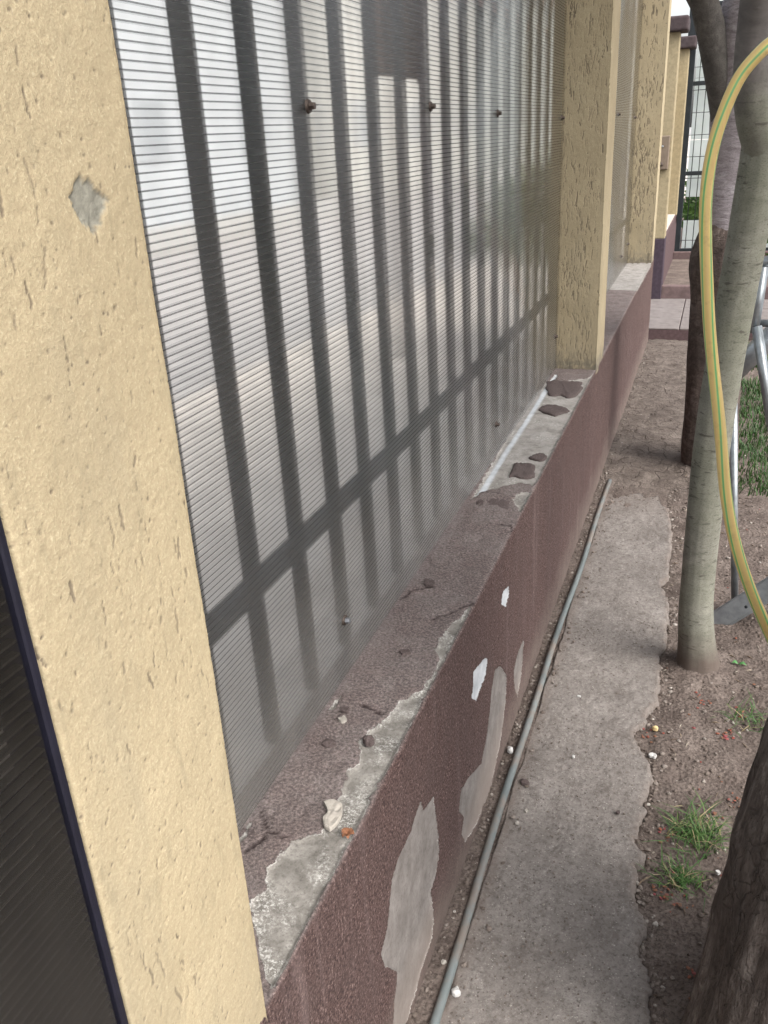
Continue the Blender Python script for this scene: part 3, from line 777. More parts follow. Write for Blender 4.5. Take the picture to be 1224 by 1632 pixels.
# ------------------------------------------------------------------ polycarbonate panels in front of a steel fence
XP = -0.556
def panel(y0, y1, screws, label, pitch=0.0086, zt=2.35):
    root = empty("polycarbonate_panel", (XP, (y0 + y1) / 2, SILL))
    ly = root.location.y
    zb = 0.006
    H = zt - SILL
    def sheet(name, x, mat):
        v = [(x, y0 - ly, zb), (x, y1 - ly, zb), (x, y1 - ly, H), (x, y0 - ly, H)]
        return link(name, mesh(name, v, [(0, 1, 2, 3)]), mat, root)
    fs = sheet("front_sheet", 0.0, M['sheet_front'])
    sheet("back_sheet", -0.0072, M['sheet_back_' ])
    # ribs between the two skins: far too many and fine to pick apart one by one
    zs = np.arange(zb + 0.004, H, pitch)
    n = len(zs)
    th = 0.0009
    bx = np.array([(-0.0070, y0 - ly, -th), (-0.0002, y0 - ly, -th), (-0.0002, y1 - ly, -th), (-0.0070, y1 - ly, -th), (-0.0070, y0 - ly, th), (-0.0002, y0 - ly, th), (-0.0002, y1 - ly, th), (-0.0070, y1 - ly, th)])
    v = (bx[None] + np.stack([np.zeros(n), np.zeros(n), zs], -1)[:, None]).reshape(-1, 3)
    q = np.array([(3,2,1,0),(4,5,6,7),(0,1,5,4),(1,2,6,5),(2,3,7,6),(3,0,4,7)])
    f = (q[None] + (np.arange(n) * 8)[:, None, None]).reshape(-1, 4)
    rme = mesh("rib", v, f); rme.materials.append(M['rib']); rme.materials.append(M['rib_line'])
    mi = np.zeros(len(f), dtype=np.int32); mi[3::6] = 1
    rme.polygons.foreach_set("material_index", mi)
    o = link("rib", rme, None, root); o["kind"] = "stuff"
    for (y, z, zinc) in screws:
        bm = bmesh.new()
        bmesh.ops.create_cone(bm, cap_ends=True, segments=6, radius1=0.0058, radius2=0.005, depth=0.008, matrix=Matrix.Translation((0.0075, 0, 0)) @ Matrix.Rotation(R_(90), 4, 'Y'))
        me = bpy.data.meshes.new("screw"); bm.to_mesh(me); bm.free()
        s = link("screw", me, M['screw_zinc'] if zinc else M['screw'], root); s.location = (0, y - ly, z - SILL)
        bm = bmesh.new()
        bmesh.ops.create_cone(bm, cap_ends=True, segments=20, radius1=0.0100, radius2=0.0085, depth=0.0035, matrix=Matrix.Translation((0.0022, 0, 0)) @ Matrix.Rotation(R_(90), 4, 'Y'))
        me = bpy.data.meshes.new("washer"); bm.to_mesh(me); bm.free()
        link("washer", me, M['screw'], s)
    return tag(root, label, "panel", "polycarbonate fence panels")
M['sheet_front'] = mat_polycarb("twin_wall_sheet_front_skin", 0.02, 0.27, z0=0.0, z1=0.34)
M['sheet_back_'] = mat_polycarb("twin_wall_sheet_back_skin", 0.03, 0.14, z0=0.0, z1=0.35, blur=0.30, gloss=0.4)
panel(P1[1] - 0.03, P2[0] + 0.002, [(1.222, 1.545, 0), (1.807, 1.55, 0), (2.394, 1.54, 0), (3.404, 1.529, 0), (1.204, 0.718, 1), (2.378, 0.707, 0), (3.397, 0.744, 0)],
      "ribbed clear plastic panel between the two nearest beige pillars")
panel(P2[1] - 0.002, P3[0] + 0.002, [(4.2, 1.54, 0), (5.3, 1.545, 0), (6.30, 1.53, 0), (4.6, 0.72, 0), (5.9, 0.715, 0), (6.33, 0.74, 0)],
      "ribbed clear plastic panel between the second and third pillars")

def steel_fence(y0, y1, start, label, xb=-0.612):
    root = empty("steel_fence", (xb, (y0 + y1) / 2, SILL))
    ly = root.location.y
    for z in (0.884, 2.25):
        box("rail", (-0.0135, 0.012, y0 - ly, y1 - ly, z - 0.017 - SILL, z + 0.017 - SILL), M['steel'], root, 0.003)
    y = start
    me = None
    while y < y1 - 0.02:
        if me is None:
            me = boxes_mesh("picket", [(-0.035, -0.014, -0.0145, 0.0145, -0.03, 1.9)], 0.002)
            me.materials.append(M['steel'])
        o = link("picket", me, None, root); o.location = (0, y - ly, 0)
        y += 0.159
    return tag(root, label, "fence", "steel fences behind the panels")
steel_fence(P1[1] - 0.02, P2[0] + 0.02, 0.720, "dark steel picket fence showing through the nearest plastic panel")
steel_fence(P2[1] - 0.02, P3[0] + 0.02, 3.73, "dark steel picket fence behind the farther plastic panel")

# ------------------------------------------------------------------ gate leaf at lower left
def gate():
    xg = -0.4035
    root = empty("gate_leaf", (xg, -0.1, 0.1))
    lz = 0.1
    y0, y1 = -0.75 + 0.1, 0.3735 + 0.1
    z0, z1 = 0.06, 1.9
    def sheet(name, x, mat):
        link(name, mesh(name, [(x, y0, z0), (x, y1 - 0.009, z0), (x, y1 - 0.009, z1), (x, y0, z1)], [(0, 1, 2, 3)]), mat, root)
    sheet("front_sheet", 0.0, M['gate_sheet'])
    zs = np.arange(z0 + 0.003, z1, 0.0098); n = len(zs); th = 0.0010
    ya, yb = y0, y1 - 0.0095
    bx = np.array([(-0.0068, ya, -th), (-0.0002, ya, -th), (-0.0002, yb, -th), (-0.0068, yb, -th), (-0.0068, ya, th), (-0.0002, ya, th), (-0.0002, yb, th), (-0.0068, yb, th)])
    v = (bx[None] + np.stack([np.zeros(n), np.zeros(n), zs], -1)[:, None]).reshape(-1, 3)
    q = np.array([(3,2,1,0),(4,5,6,7),(0,1,5,4),(1,2,6,5),(2,3,7,6),(3,0,4,7)])
    f = (q[None] + (np.arange(n) * 8)[:, None, None]).reshape(-1, 4)
    o = link("rib", mesh("rib", v, f), M['rib_dark'], root); o["kind"] = "stuff"
    box("edge_trim", (-0.045, 0.0045, y1 - 0.007, y1, z0, z1), M['navy'], root, 0.0015)
    box("infill_sheet", (-0.040, -0.034, y0, y1 - 0.0095, z0, z1), M['gate_back'], root)
    zr = onx(50, 1311, xg)[2] - lz
    box("rail", (-0.031, -0.011, y0, y1 - 0.0095, zr - 0.020, zr + 0.016), M['navy'], root, 0.002)
    return tag(root, "dark ribbed plastic gate leaf with navy edge, left of nearest pillar", "gate")
M['rib_dark'] = mat_rib("gate_rib", 0.85, (0.018, 0.017, 0.016))
gate()

# ------------------------------------------------------------------ ground: soil, concrete path, conduit
edge_px = [(1030, 757), (1050, 768), (1068, 777), (1062, 799), (1070, 842), (1067, 886), (1066, 918), (1051, 929), (1065, 961), (1062, 1021), (1051, 1048), (1052, 1072), (1048, 1119), (1031, 1135), (1030, 1151), (1014, 1166), (1014, 1188), (1030, 1210), (1041, 1239), (1030, 1268), (1025, 1304), (1012, 1336), (1027, 1365), (1012, 1394), (1008, 1438), (1030, 1482), (1016, 1520), (1034, 1558), (1037, 1630), (1040, 1750), (1040, 1900)]
ep = np.array([onz(x, y)[:2] for x, y in edge_px]); ep = ep[np.argsort(ep[:, 1])]
def edge_x(y):
    return np.interp(y, ep[:, 1], ep[:, 0]) + (fbm(y * 40, y * 0 + 1.3, 0, 4, 91, 0.65) - 0.5) * 0.030 + (vnoise(y * 210, y * 0 + 5.3, 0, 95) - 0.5) * 0.008
PATH_Y0, PATH_Y1 = 0.35, 3.84
def concrete_path():
    ys = uniq(np.concatenate([np.arange(PATH_Y0, 2.4, 0.005), np.arange(2.4, PATH_Y1, 0.009), [PATH_Y1]]))
    nu = 92
    s = np.linspace(0, 1, nu)
    S, V = np.meshgrid(s, ys)
    xl = -0.3445 + (fbm(ys * 9, ys * 0, 0, 3, 12) - 0.5) * 0.012
    xr = edge_x(ys)
    # far end dies out irregularly
    X = xl[:, None] + (xr - xl)[:, None] * S
    yend = PATH_Y1 - 0.02 - 0.34 * fbm(X * 11, X * 0, 0, 4, 6, 0.6)
    Y = np.minimum(V, yend)
    h = (fbm(X * 5, Y * 5, 0, 3, 2) - 0.5) * 0.010 + (fbm(X * 32, Y * 32, 0, 4, 3) - 0.5) * 0.0065 + (fbm(X * 130, Y * 130, 0, 2, 5) - 0.5) * 0.0022
    dr = (xr[:, None] - X)
    drop = np.clip(1 - dr / 0.010, 0, 1) ** 2 * 0.004
    Z = 0.004 + h - drop - 0.013 * smooth(3.35, 3.75, Y)
    # skirts
    X = np.concatenate([X[:, :1] - 0.002, X, X[:, -1:] + 0.003], 1); Y = np.concatenate([Y[:, :1], Y, Y[:, -1:]], 1)
    Z = np.concatenate([Z[:, :1] - 0.05, Z, Z[:, -1:] - 0.05], 1)
    Y[-1] = Y[-1] + 0.002; Z[-1] -= 0.05
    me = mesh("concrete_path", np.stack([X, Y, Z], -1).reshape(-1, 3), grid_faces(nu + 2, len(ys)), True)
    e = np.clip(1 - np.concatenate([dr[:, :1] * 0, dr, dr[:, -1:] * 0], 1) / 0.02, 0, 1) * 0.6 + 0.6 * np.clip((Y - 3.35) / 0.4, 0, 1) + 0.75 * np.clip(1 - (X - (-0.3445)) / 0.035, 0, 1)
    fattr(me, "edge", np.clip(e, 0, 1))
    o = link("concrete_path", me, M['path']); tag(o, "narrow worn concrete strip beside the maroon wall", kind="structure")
concrete_path()
def soil_z(x, y):
    """local soil level"""
    base = -0.004 + (fbm(x * 3.2, y * 3.2, 0, 4, 41) - 0.5) * 0.03 + (fbm(x * 24, y * 24, 0, 4, 43) - 0.5) * 0.018
    near_path = np.clip(1 - np.abs(x - edge_x(np.clip(y, PATH_Y0, PATH_Y1))) / 0.08, 0, 1)
    base = base - near_path * 0.008 * (y < PATH_Y1)
    under = ((x > -0.341) & (x < edge_x(np.clip(y, PATH_Y0, PATH_Y1)) - 0.004) & (y < PATH_Y1 - 0.42))
    base = np.where(under, -0.035, base)
    # gutter between wall and conduit
    base = np.where((x < -0.341) & (y < PATH_Y1), base * 0.45 + 0.003, base)
    # root swells
    for (cx, cy, rr, hh) in ((0.33, 1.02, 0.42, 0.05), (0.075, 2.34, 0.15, 0.028), (0.09, 4.1, 0.3, 0.04), (0.30, 2.62, 0.16, 0.05)):
        base = base + hh * np.exp(-((x - cx) ** 2 + (y - cy) ** 2) / (rr * 0.6) ** 2) * (~under)
    return base
def soil():
    xs = uniq(np.concatenate([np.arange(-0.41, 0.62, 0.0085), np.arange(0.62, 2.6, 0.06)]))
    ys = uniq(np.concatenate([np.arange(0.2, 3.0, 0.0085), np.arange(3.0, 6.78, 0.018)]))
    X, Y = np.meshgrid(xs, ys)
    Z = soil_z(X, Y)
    me = mesh("soil", np.stack([X, Y, Z], -1).reshape(-1, 3), grid_faces(len(xs), len(ys)), True)
    fattr(me, "clay", smooth(3.55, 3.9, Y) * smooth(0.08, -0.06, X))
    tag(link("soil", me, M['soil']), kind="structure")
soil()
g_me = mesh("ground", [(-220, -220, -0.16), (220, -220, -0.16), (220, 220, -0.16), (-220, 220, -0.16)], [(0, 1, 2, 3)])
tag(link("ground", g_me, M['far_soil']), kind="structure")
# garden beyond the near soil
box_g = boxes_mesh("garden_bed", [(-0.41, 14, 6.70, 20, -0.15, -0.012), (2.55, 14, -6, 6.70, -0.15, -0.02), (-0.41, 2.55, -6, 0.21, -0.15, -0.02)])
tag(link("garden_bed", box_g, M['far_soil']), kind="structure")
# conduit on the ground
cpts = []
for t in np.linspace(0, 1, 60):
    y = 0.35 + t * (3.79 - 0.35)
    x = -0.3555 + 0.004 * math.sin(y * 2.3) + 0.002 * math.sin(y * 7.1)
    cpts.append((x, y, 0.0065 + 0.002 * math.sin(y * 3.7) - 0.012 * max(0, (y - 3.5) / 0.3) ** 2))
tag(link("conduit_pipe", tube_mesh("conduit_pipe", cpts, 0.0092, 14), M['conduit']), "thin grey plastic conduit lying between maroon wall and concrete strip", "pipe")

# ------------------------------------------------------------------ cross walkway, kerb, far fence line
SZ = 0.08
pv = empty("paved_walkway", (0, 7.35, 0)); tag(pv, "grey paved walkway crossing beyond the low wall", kind="structure")
bed = box("bedding", (-0.60, 3.2, -0.60, 0.63, -0.12, SZ - 0.014), M['mauve'], pv)
tiles = []
for iy in range(3):
    for ix in range(9):
        x0 = -0.60 + ix * 0.412 + 0.003; y0 = -0.60 + iy * 0.41 + 0.003
        tiles.append((x0, y0))
tme = boxes_mesh("paving_slab", [(0, 0.406, 0, 0.404, -0.013, 0)], 0.004)
tme.materials.append(M['paver'])
for i, (x0, y0) in enumerate(tiles):
    o = link("paving_slab", tme, None, pv); o.location = (x0, y0, SZ + random.uniform(-0.002, 0.002))
kb = box("kerb", (-0.40, 3.2, 7.985, 8.07, -0.1, SZ + 0.105), M['kerb'], None, 0.008, 2); tag(kb, kind="structure")
bedz = SZ + 0.075
bd = mesh("planting_bed", [(-0.41, 8.06, bedz), (5, 8.06, bedz), (5, 10.4, bedz), (-0.41, 10.4, bedz)], [(0, 1, 2, 3)])
tag(link("planting_bed", bd, M['far_soil']), kind="structure")
box_e = box("edging_board", (-0.40, 3.0, 9.85, 9.90, bedz - 0.02, bedz + 0.075), M['kerb'], None, 0.006); tag(box_e, "pink edging strip across the far planting bed", "edging")

def far_pillar(y0, y1, z0, label, base_z=None, xo=0.0):
    root = empty("stucco_pillar", (XF - 0.11 + xo, (y0 + y1) / 2, z0))
    h = 2.13 - z0; hw = (y1 - y0) / 2
    zb = 0 if base_z is None else base_z - z0
    box("shaft", (-0.11, 0.11, -hw, hw, zb, h), M['far_stucco'], root, 0.008, 2)
    if base_z is not None: box("base", (-0.112, 0.113, -hw - 0.003, hw + 0.003, 0, zb), M['plum'], root, 0.006)
    box("cap", (-0.17, 0.17, -hw - 0.06, hw + 0.06, h, h + 0.105), M['cap'], root, 0.02, 3)
    return tag(root, label, "pillar", "stucco fence pillars")
M['plum'] = mat_simple("dark_plum_plaster", (0.052, 0.038, 0.050), 0.85, 0, 0.3, 40, 0.5, 0.2)
far_pillar(7.95, 8.13, 0.0, "capped beige pillar beyond the walkway with dark plum base", 0.585)
far_pillar(9.88, 10.08, 0.5, "farthest capped beige pillar beside the mesh fence")
w2 = empty("low_wall", (XF, 9.0, 0))
box("coat", (-0.20, 0.0, -0.868, 1.10, -0.05, SILL), M['mauve'], w2, 0.008, 2)
box("sill", (-0.19, -0.012, -0.866, 0.876, SILL + 0.0005, SILL + 0.006), M['pale_sill'] if 'pale_sill' in M else M['pavement'], w2)
tag(w2, "short far stretch of maroon low wall past the walkway", "wall")
pb = empty("polycarbonate_panel", (XF - 0.13, 9.0, SILL))
box("sheet", (-0.004, 0.004, -0.866, 0.878, 0.008, 1.45), M['far_stucco'], pb)
tag(pb, "beige closed panel between the two farthest pillars", "panel", "polycarbonate fence panels")
lb = empty("letter_box", (XF - 0.09, 7.945, 1.25))
box("body", (-0.085, 0.075, -0.05, 0.003, -0.115, 0.14), mat_simple("brown_letter_box", (0.17, 0.13, 0.095), 0.6, 0, 0.2, 30, 0.2), lb, 0.006)
box("handle", (-0.04, 0.03, -0.064, -0.052, 0.055, 0.068), M['galv'], lb, 0.003)
lb_k = link("knob", tube_mesh("knob", [(0.02, -0.05, -0.075), (0.02, -0.064, -0.075), (0.02, -0.07, -0.075)], [0.014, 0.017, 0.010], 12), M['screw'], lb)
tag(lb, "small brown letter box with handle on the capped pillar", "letter box")

# mesh fence across the end of the garden
YM = 10.22
mf = empty("mesh_fence", (0.565, YM, 0.0))
steel_thin = mat_simple("dark_green_wire", (0.035, 0.045, 0.04), 0.5, 0.2, 0.3, 40, 0.1)
box("post", (-1.0, -0.915, -0.04, 0.04, -0.1, 2.62), M['steel'], mf, 0.004)
box("post", (1.40, 1.46, -0.03, 0.03, -0.1, 2.62), M['steel'], mf, 0.004)
for z in (0.20, 0.98, 1.83, 2.52):
    box("rail", (-0.925, 1.40, -0.02, 0.02, z - 0.02, z + 0.02), M['steel'], mf, 0.003)
wv_me = tube_mesh("wire", [(0, 0, 0.12), (0, 0, 2.5)], 0.0045, 6); wv_me.materials.append(steel_thin)
wh_me = tube_mesh("wire", [(-0.925, 0, 0), (1.40, 0, 0)], 0.0035, 6); wh_me.materials.append(steel_thin)
x = -0.86
while x < 1.38:
    o = link("wire", wv_me, None, mf); o.location = (x, 0.026, 0); x += 0.072
for z in np.arange(0.30, 2.5, 0.21):
    o = link("wire", wh_me, None, mf); o.location = (0, 0.033, float(z))
tag(mf, "dark wire mesh fence closing the far end of the garden", "fence")
def mat_scrim():
    g = N("white_translucent_scrim")
    c = g.ramp(g.noise(3, 5, 0.6), [(0.3, (0.72, 0.76, 0.74)), (0.7, (0.85, 0.88, 0.87))])
    d = g.n("ShaderNodeBsdfDiffuse"); t = g.n("ShaderNodeBsdfTranslucent")
    g.t.links.new(c, d.inputs[0]); g.t.links.new(c, t.inputs[0])
    mx = g.n("ShaderNodeMixShader"); mx.inputs[0].default_value = 0.6
    g.t.links.new(d.outputs[0], mx.inputs[1]); g.t.links.new(t.outputs[0], mx.inputs[2])
    return g.done(mx.outputs[0])
M['scrim'] = mat_scrim()
sc_o = empty("privacy_screen", (0.565, YM + 0.09, 0))
for i, (z0, z1) in enumerate(((0.16, 0.50), (0.74, 1.30), (1.305, 1.88), (1.885, 2.44))):
    box("screen_sheet", (-0.90, 1.39, -0.003 + 0.002 * i, 0.003 + 0.002 * i, z0, z1), M['scrim'], sc_o)
tag(sc_o, "pale translucent screen sheets behind the dark wire mesh", "screen")

# ------------------------------------------------------------------ trees
def trunk_mesh(name, path, radii, seg=48, nsub=10, rough=0.06, fine=0.02, ridge=12, seed=1, flare=None):
    P = smooth_path([(*p, r) for p, r in zip(path, radii)], nsub)
    pts = [tuple(p[:3]) for p in P]; rad = [max(0.004, float(p[3])) for p in P]
    def disp(p, a, L):
        ca, sa = math.cos(a) * 2.0, math.sin(a) * 2.0
        big = float(fbm(ca + seed, sa + 3.1, L * 2.2, 3, seed)) - 0.5
        fi = float(fbm(ca * ridge / 2 + seed, sa * ridge / 2, L * 5, 3, seed + 3)) - 0.5
        d = big * rough * 2 + fi * fine * 2
        if flare: d += flare(a, L)
        return d
    return tube_mesh(name, pts, rad, seg, False, True, 0.0, disp)
def leaves_mesh(name, centers, n, size, seed, shape=(1, 1, 1)):
    r = np.random.default_rng(seed)
    # leaf clusters spread through the crown volume
    c = np.array(centers, float)
    k = r.integers(0, len(c), n)
    d = r.normal(size=(n, 3)); d /= np.linalg.norm(d, axis=1)[:, None]
    rad = c[k, 3] * r.random(n) ** 0.45
    p = c[k, :3] + d * rad[:, None] * np.array(shape)
    a = r.normal(size=(n, 3)); a /= np.linalg.norm(a, axis=1)[:, None]
    b = np.cross(a, r.normal(size=(n, 3))); b /= np.linalg.norm(b, axis=1)[:, None]
    s = size * r.uniform(0.6, 1.3, n)
    a *= s[:, None]; b *= (s * 0.42)[:, None]
    nn = np.cross(a, b); nn /= np.linalg.norm(nn, axis=1)[:, None]; nn *= (s * 0.12)[:, None]
    # leaf: stem, side, tip, side - folded along the midrib
    v = np.stack([p - a, p + b + nn, p + a, p - b + nn], 1).reshape(-1, 3)
    i = np.arange(n) * 4
    f = np.concatenate([np.stack([i, i + 1, i + 2], -1), np.stack([i, i + 2, i + 3], -1)])
    me = mesh(name, v, f)
    fattr(me, "tone", np.repeat(r.random(n), 4))
    return me
def crown_blobs(cx, cy, cz, R, n, seed, flat=0.6):
    r = np.random.default_rng(seed)
    out = []
    for _ in range(n):
        d = r.normal(size=3); d /= np.linalg.norm(d)
        q = r.random() ** 0.4 * R
        out.append((cx + d[0] * q, cy + d[1] * q, cz + d[2] * q * flat, r.uniform(0.28, 0.55)))
    return out
# A: thick trunk at the lower right corner
tA = empty("tree", (0.335, 1.12, -0.03))
def flareA(a, L):
    return 0.16 * math.exp(-L / 0.16) * (0.65 + 0.35 * math.cos(3 * a + 0.6))
link("trunk", trunk_mesh("trunk", [(0, 0, -0.06), (0.0, 0, 0.2), (0.01, -0.01, 0.6), (0.06, -0.02, 1.1), (0.13, -0.04, 1.7), (0.2, -0.04, 2.5)], [0.262, 0.242, 0.222, 0.19, 0.165, 0.13], 160, 30, 0.05, 0.05, 22, 4, flareA), M['barkA'], tA)
for (bp, br) in (([(0.16, -0.04, 1.75), (0.4, 0.1, 2.2), (0.7, 0.3, 2.9)], [0.08, 0.06, 0.03]), ([(0.19, -0.04, 2.3), (0.0, 0.3, 2.9), (-0.3, 0.5, 3.4)], [0.08, 0.05, 0.02]), ([(0.2, -0.04, 2.4), (0.3, -0.5, 3.1), (0.4, -0.9, 3.6)], [0.09, 0.05, 0.02])):
    link("branch", trunk_mesh("branch", bp, br, 14, 8, 0.06, 0.02, 8, 2), M['barkA'], tA)
ap = ony(1330, 52, 1.50)
link("branch_stub", trunk_mesh("branch_stub", [(0.10, 0.0, 1.42), (0.14, 0.22, 1.50), (ap[0] - 0.335, 0.40, ap[2] + 0.03 - 0.026), (ap[0] - 0.325, 0.55, ap[2] + 0.03 - 0.010)], [0.05, 0.022, 0.016, 0.011], 14, 8, 0.08, 0.03, 8, 6), M['barkA'], tA)
link("crown", leaves_mesh("crown", crown_blobs(0.35, 0.1, 3.5, 1.7, 60, 5), 3600, 0.07, 6), M['leaf'], tA)
tag(tA, "thick dark brown trunk filling the lower right corner", "tree")
# B: slim pale trunk
def b_pt(px, py, Y): return tuple(ony(px, py, Y) - np.array([0.075, 2.34, 0.0]))
tB = empty("tree", (0.075, 2.34, 0.0))
bp = [(0.0, 0.0, -0.05), b_pt(1112, 1050, 2.34), b_pt(1110, 960, 2.34), b_pt(1122, 820, 2.34), b_pt(1137, 690, 2.33), b_pt(1158, 560, 2.32), b_pt(1187, 400, 2.30), b_pt(1209, 270, 2.28), b_pt(1224, 175, 2.27), b_pt(1246, 40, 2.25), b_pt(1270, -150, 2.2), b_pt(1290, -400, 2.1)]
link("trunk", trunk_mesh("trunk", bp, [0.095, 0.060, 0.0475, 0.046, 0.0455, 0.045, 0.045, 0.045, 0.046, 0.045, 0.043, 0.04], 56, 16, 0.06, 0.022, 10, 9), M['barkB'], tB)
k0 = b_pt(1222, 190, 2.27)
for (pp, rr) in (([k0, b_pt(1192, 115, 2.24), b_pt(1178, 60, 2.2), b_pt(1166, -60, 2.1)], [0.050, 0.033, 0.024, 0.016]),
                 ([b_pt(1246, 40, 2.25), b_pt(1300, -60, 2.3), b_pt(1380, -260, 2.4)], [0.035, 0.026, 0.018])):
    pass
link("fork_stem", trunk_mesh("fork_stem", [b_pt(1212, 380, 2.30), b_pt(1214, 260, 2.275), b_pt(1201, 185, 2.23), b_pt(1196, 120, 2.20), b_pt(1203, 30, 2.17), b_pt(1215, -80, 2.12), b_pt(1225, -260, 2.05)], [0.020, 0.034, 0.036, 0.034, 0.032, 0.03, 0.028], 30, 10, 0.08, 0.03, 8, 12), M['barkB'], tB)  # same bark, so it carries the painted shade of the trunk top too
link("crown", leaves_mesh("crown", crown_blobs(0.55, 0.1, 3.3, 1.2, 40, 15), 1800, 0.06, 16), M['leaf'], tB)
tag(tB, "slim pale grey-green trunk leaning right behind the yellow hose", "tree")
# C: forked purplish trunk further back
def c_pt(px, py, Y): return tuple(ony(px, py, Y) - np.array([0.09, 4.1, 0.0]))
tC = empty("tree", (0.09, 4.1, 0.0))
cp = [(0.02, 0.0, -0.05), c_pt(1131, 745, 4.1), c_pt(1136, 600, 4.1), c_pt(1145, 480, 4.1), c_pt(1150, 425, 4.1), c_pt(1156, 385, 4.1), c_pt(1158, 350, 4.1)]
link("trunk_base", trunk_mesh("trunk_base", cp, [0.16, 0.130, 0.118, 0.116, 0.134, 0.124, 0.095], 64, 14, 0.07, 0.05, 14, 21), M['barkE'], tC)
cp = [c_pt(1154, 430, 4.1), c_pt(1166, 330, 4.1), c_pt(1178, 220, 4.1), c_pt(1192, 130, 4.1), c_pt(1202, 50, 4.1), c_pt(1214, -40, 4.1), c_pt(1240, -260, 4.1)]
link("trunk", trunk_mesh("trunk", cp, [0.10, 0.108, 0.115, 0.135, 0.145, 0.12, 0.09], 64, 16, 0.05, 0.022, 12, 22), M['barkC'], tC)
link("limb", trunk_mesh("limb", [c_pt(1164, 420, 4.16), c_pt(1166, 320, 4.17), c_pt(1163, 230, 4.12), c_pt(1151, 140, 4.05), c_pt(1135, 60, 4.02), c_pt(1122, 0, 3.98), c_pt(1112, -90, 3.9)], [0.06, 0.065, 0.065, 0.060, 0.055, 0.05, 0.04], 28, 8, 0.06, 0.03, 8, 23), M['barkD'], tC)
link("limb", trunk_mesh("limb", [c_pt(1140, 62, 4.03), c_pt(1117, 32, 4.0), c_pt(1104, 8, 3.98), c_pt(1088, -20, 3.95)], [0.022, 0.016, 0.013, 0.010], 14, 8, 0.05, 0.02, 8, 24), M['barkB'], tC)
link("crown", leaves_mesh("crown", crown_blobs(0.7, -0.3, 3.75, 1.6, 60, 25), 3200, 0.07, 26), M['leaf'], tC)
tag(tC, "forked purplish-grey tree trunk farther along the path edge", "tree")

# ------------------------------------------------------------------ hose
hp_px = [(1400, 60, 1.52), (1300, 45, 1.50), (1240, 62, 1.48), (1208, 82, 1.46), (1172, 128, 1.45), (1146, 205, 1.44), (1131, 300, 1.43), (1125, 390, 1.42), (1127, 480, 1.41), (1134, 580, 1.40), (1146, 690, 1.38), (1161, 800, 1.36), (1184, 900, 1.34), (1216, 985, 1.33), (1262, 1070, 1.33), (1330, 1150, 1.34), (1420, 1200, 1.36)]
hp_w = [ony(x, y, Y) for x, y, Y in hp_px]
e0, e1 = hp_w[0], hp_w[-1]
hp_w = [np.array([1.30, 1.70, 0.012]), np.array([1.08, 1.64, 0.03]), np.array([0.98, 1.60, 0.40]), np.array([e0[0] + 0.13, 1.56, e0[2] - 0.33])] + hp_w + [np.array([e1[0] + 0.20, 1.40, 0.20]), np.array([e1[0] + 0.45, 1.42, 0.02]), np.array([e1[0] + 0.9, 1.35, 0.012])]
hp = smooth_path(hp_w, 10)
hp = [tuple(np.array(p) + 0.003 * np.array([math.sin(i * 0.11) + 0.35 * math.sin(i * 0.23 + 1), math.cos(i * 0.09), math.sin(i * 0.12 + 2)])) for i, p in enumerate(hp)]
tag(link("garden_hose", tube_mesh("garden_hose", hp, 0.0092, 24, True, True, 3.2), M['hose']), "yellow garden hose with green stripes hanging in a loop at right", "hose")

# ------------------------------------------------------------------ galvanised frame behind the slim tree
fr = empty("metal_frame", (0.3, 2.75, 0.0))
FO = np.array([0.3, 2.75, 0.0])
def fpt(px, py, Y): return tuple(ony(px, py, Y) - FO)
def ftube(name, a, b, r, seg=14, mat=None):
    return link(name, tube_mesh(name, [a, b], r, seg), mat or M['galv'], fr)
def flat_bar(name, a, b, w, t, nrm, mat, parent):
    a, b = Vector(a), Vector(b); d = (b - a).normalized(); n_ = Vector(nrm); n_ = (n_ - d * n_.dot(d)).normalized(); u_ = d.cross(n_)
    bm = bmesh.new()
    vv = [bm.verts.new(p + u_ * su * w / 2 + n_ * sn * t / 2) for p in (a, b) for su in (-1, 1) for sn in (-1, 1)]
    for q in ((0, 1, 3, 2), (4, 6, 7, 5), (0, 4, 5, 1), (1, 5, 7, 3), (3, 7, 6, 2), (2, 6, 4, 0)): bm.faces.new([vv[k] for k in q])
    bmesh.ops.recalc_face_normals(bm, faces=bm.faces)
    bmesh.ops.bevel(bm, geom=list(bm.edges), offset=min(w, t) * 0.3, segments=3, affect='EDGES')
    me = bpy.data.meshes.new(name); bm.to_mesh(me); bm.free()
    return link(name, me, mat, parent)
toC = CAM - ony(1180, 965, 2.62); toC /= np.linalg.norm(toC)
leg = flat_bar("foot_bar", fpt(1108, 1012, 2.62), fpt(1300, 893, 2.62), 0.068, 0.022, tuple(toC + np.array([0, -0.3, 0.5])), M['galv'], fr)
nb_ = Vector(tuple(toC + np.array([0, -0.3, 0.5]))); dd_ = (Vector(fpt(1300, 893, 2.62)) - Vector(fpt(1108, 1012, 2.62))).normalized(); nb_ = (nb_ - dd_ * nb_.dot(dd_)).normalized()
for (px, py) in ((1151, 993), (1192, 967)):
    q = Vector(fpt(px, py, 2.62)) + nb_ * 0.011
    link("bolt", tube_mesh("bolt", [tuple(q - nb_ * 0.004), tuple(q + nb_ * 0.003)], [0.0105, 0.0095], 14), M['galv'], leg)
    link("bolt_head", tube_mesh("bolt_head", [tuple(q), tuple(q + nb_ * 0.007)], [0.006, 0.0055], 6), M['steel'], leg)
ftube("upright_tube", fpt(1171, 962, 2.70), fpt(1169, 640, 2.78), 0.0115)
ftube("brace_tube", fpt(1150, 612, 3.05), fpt(1290, 478, 3.05), 0.034, 20)
box_l = link("angle_bar", tube_mesh("angle_bar", [fpt(1206, 520, 2.95), fpt(1232, 690, 2.9)], 0.016, 4), M['galv'], fr)
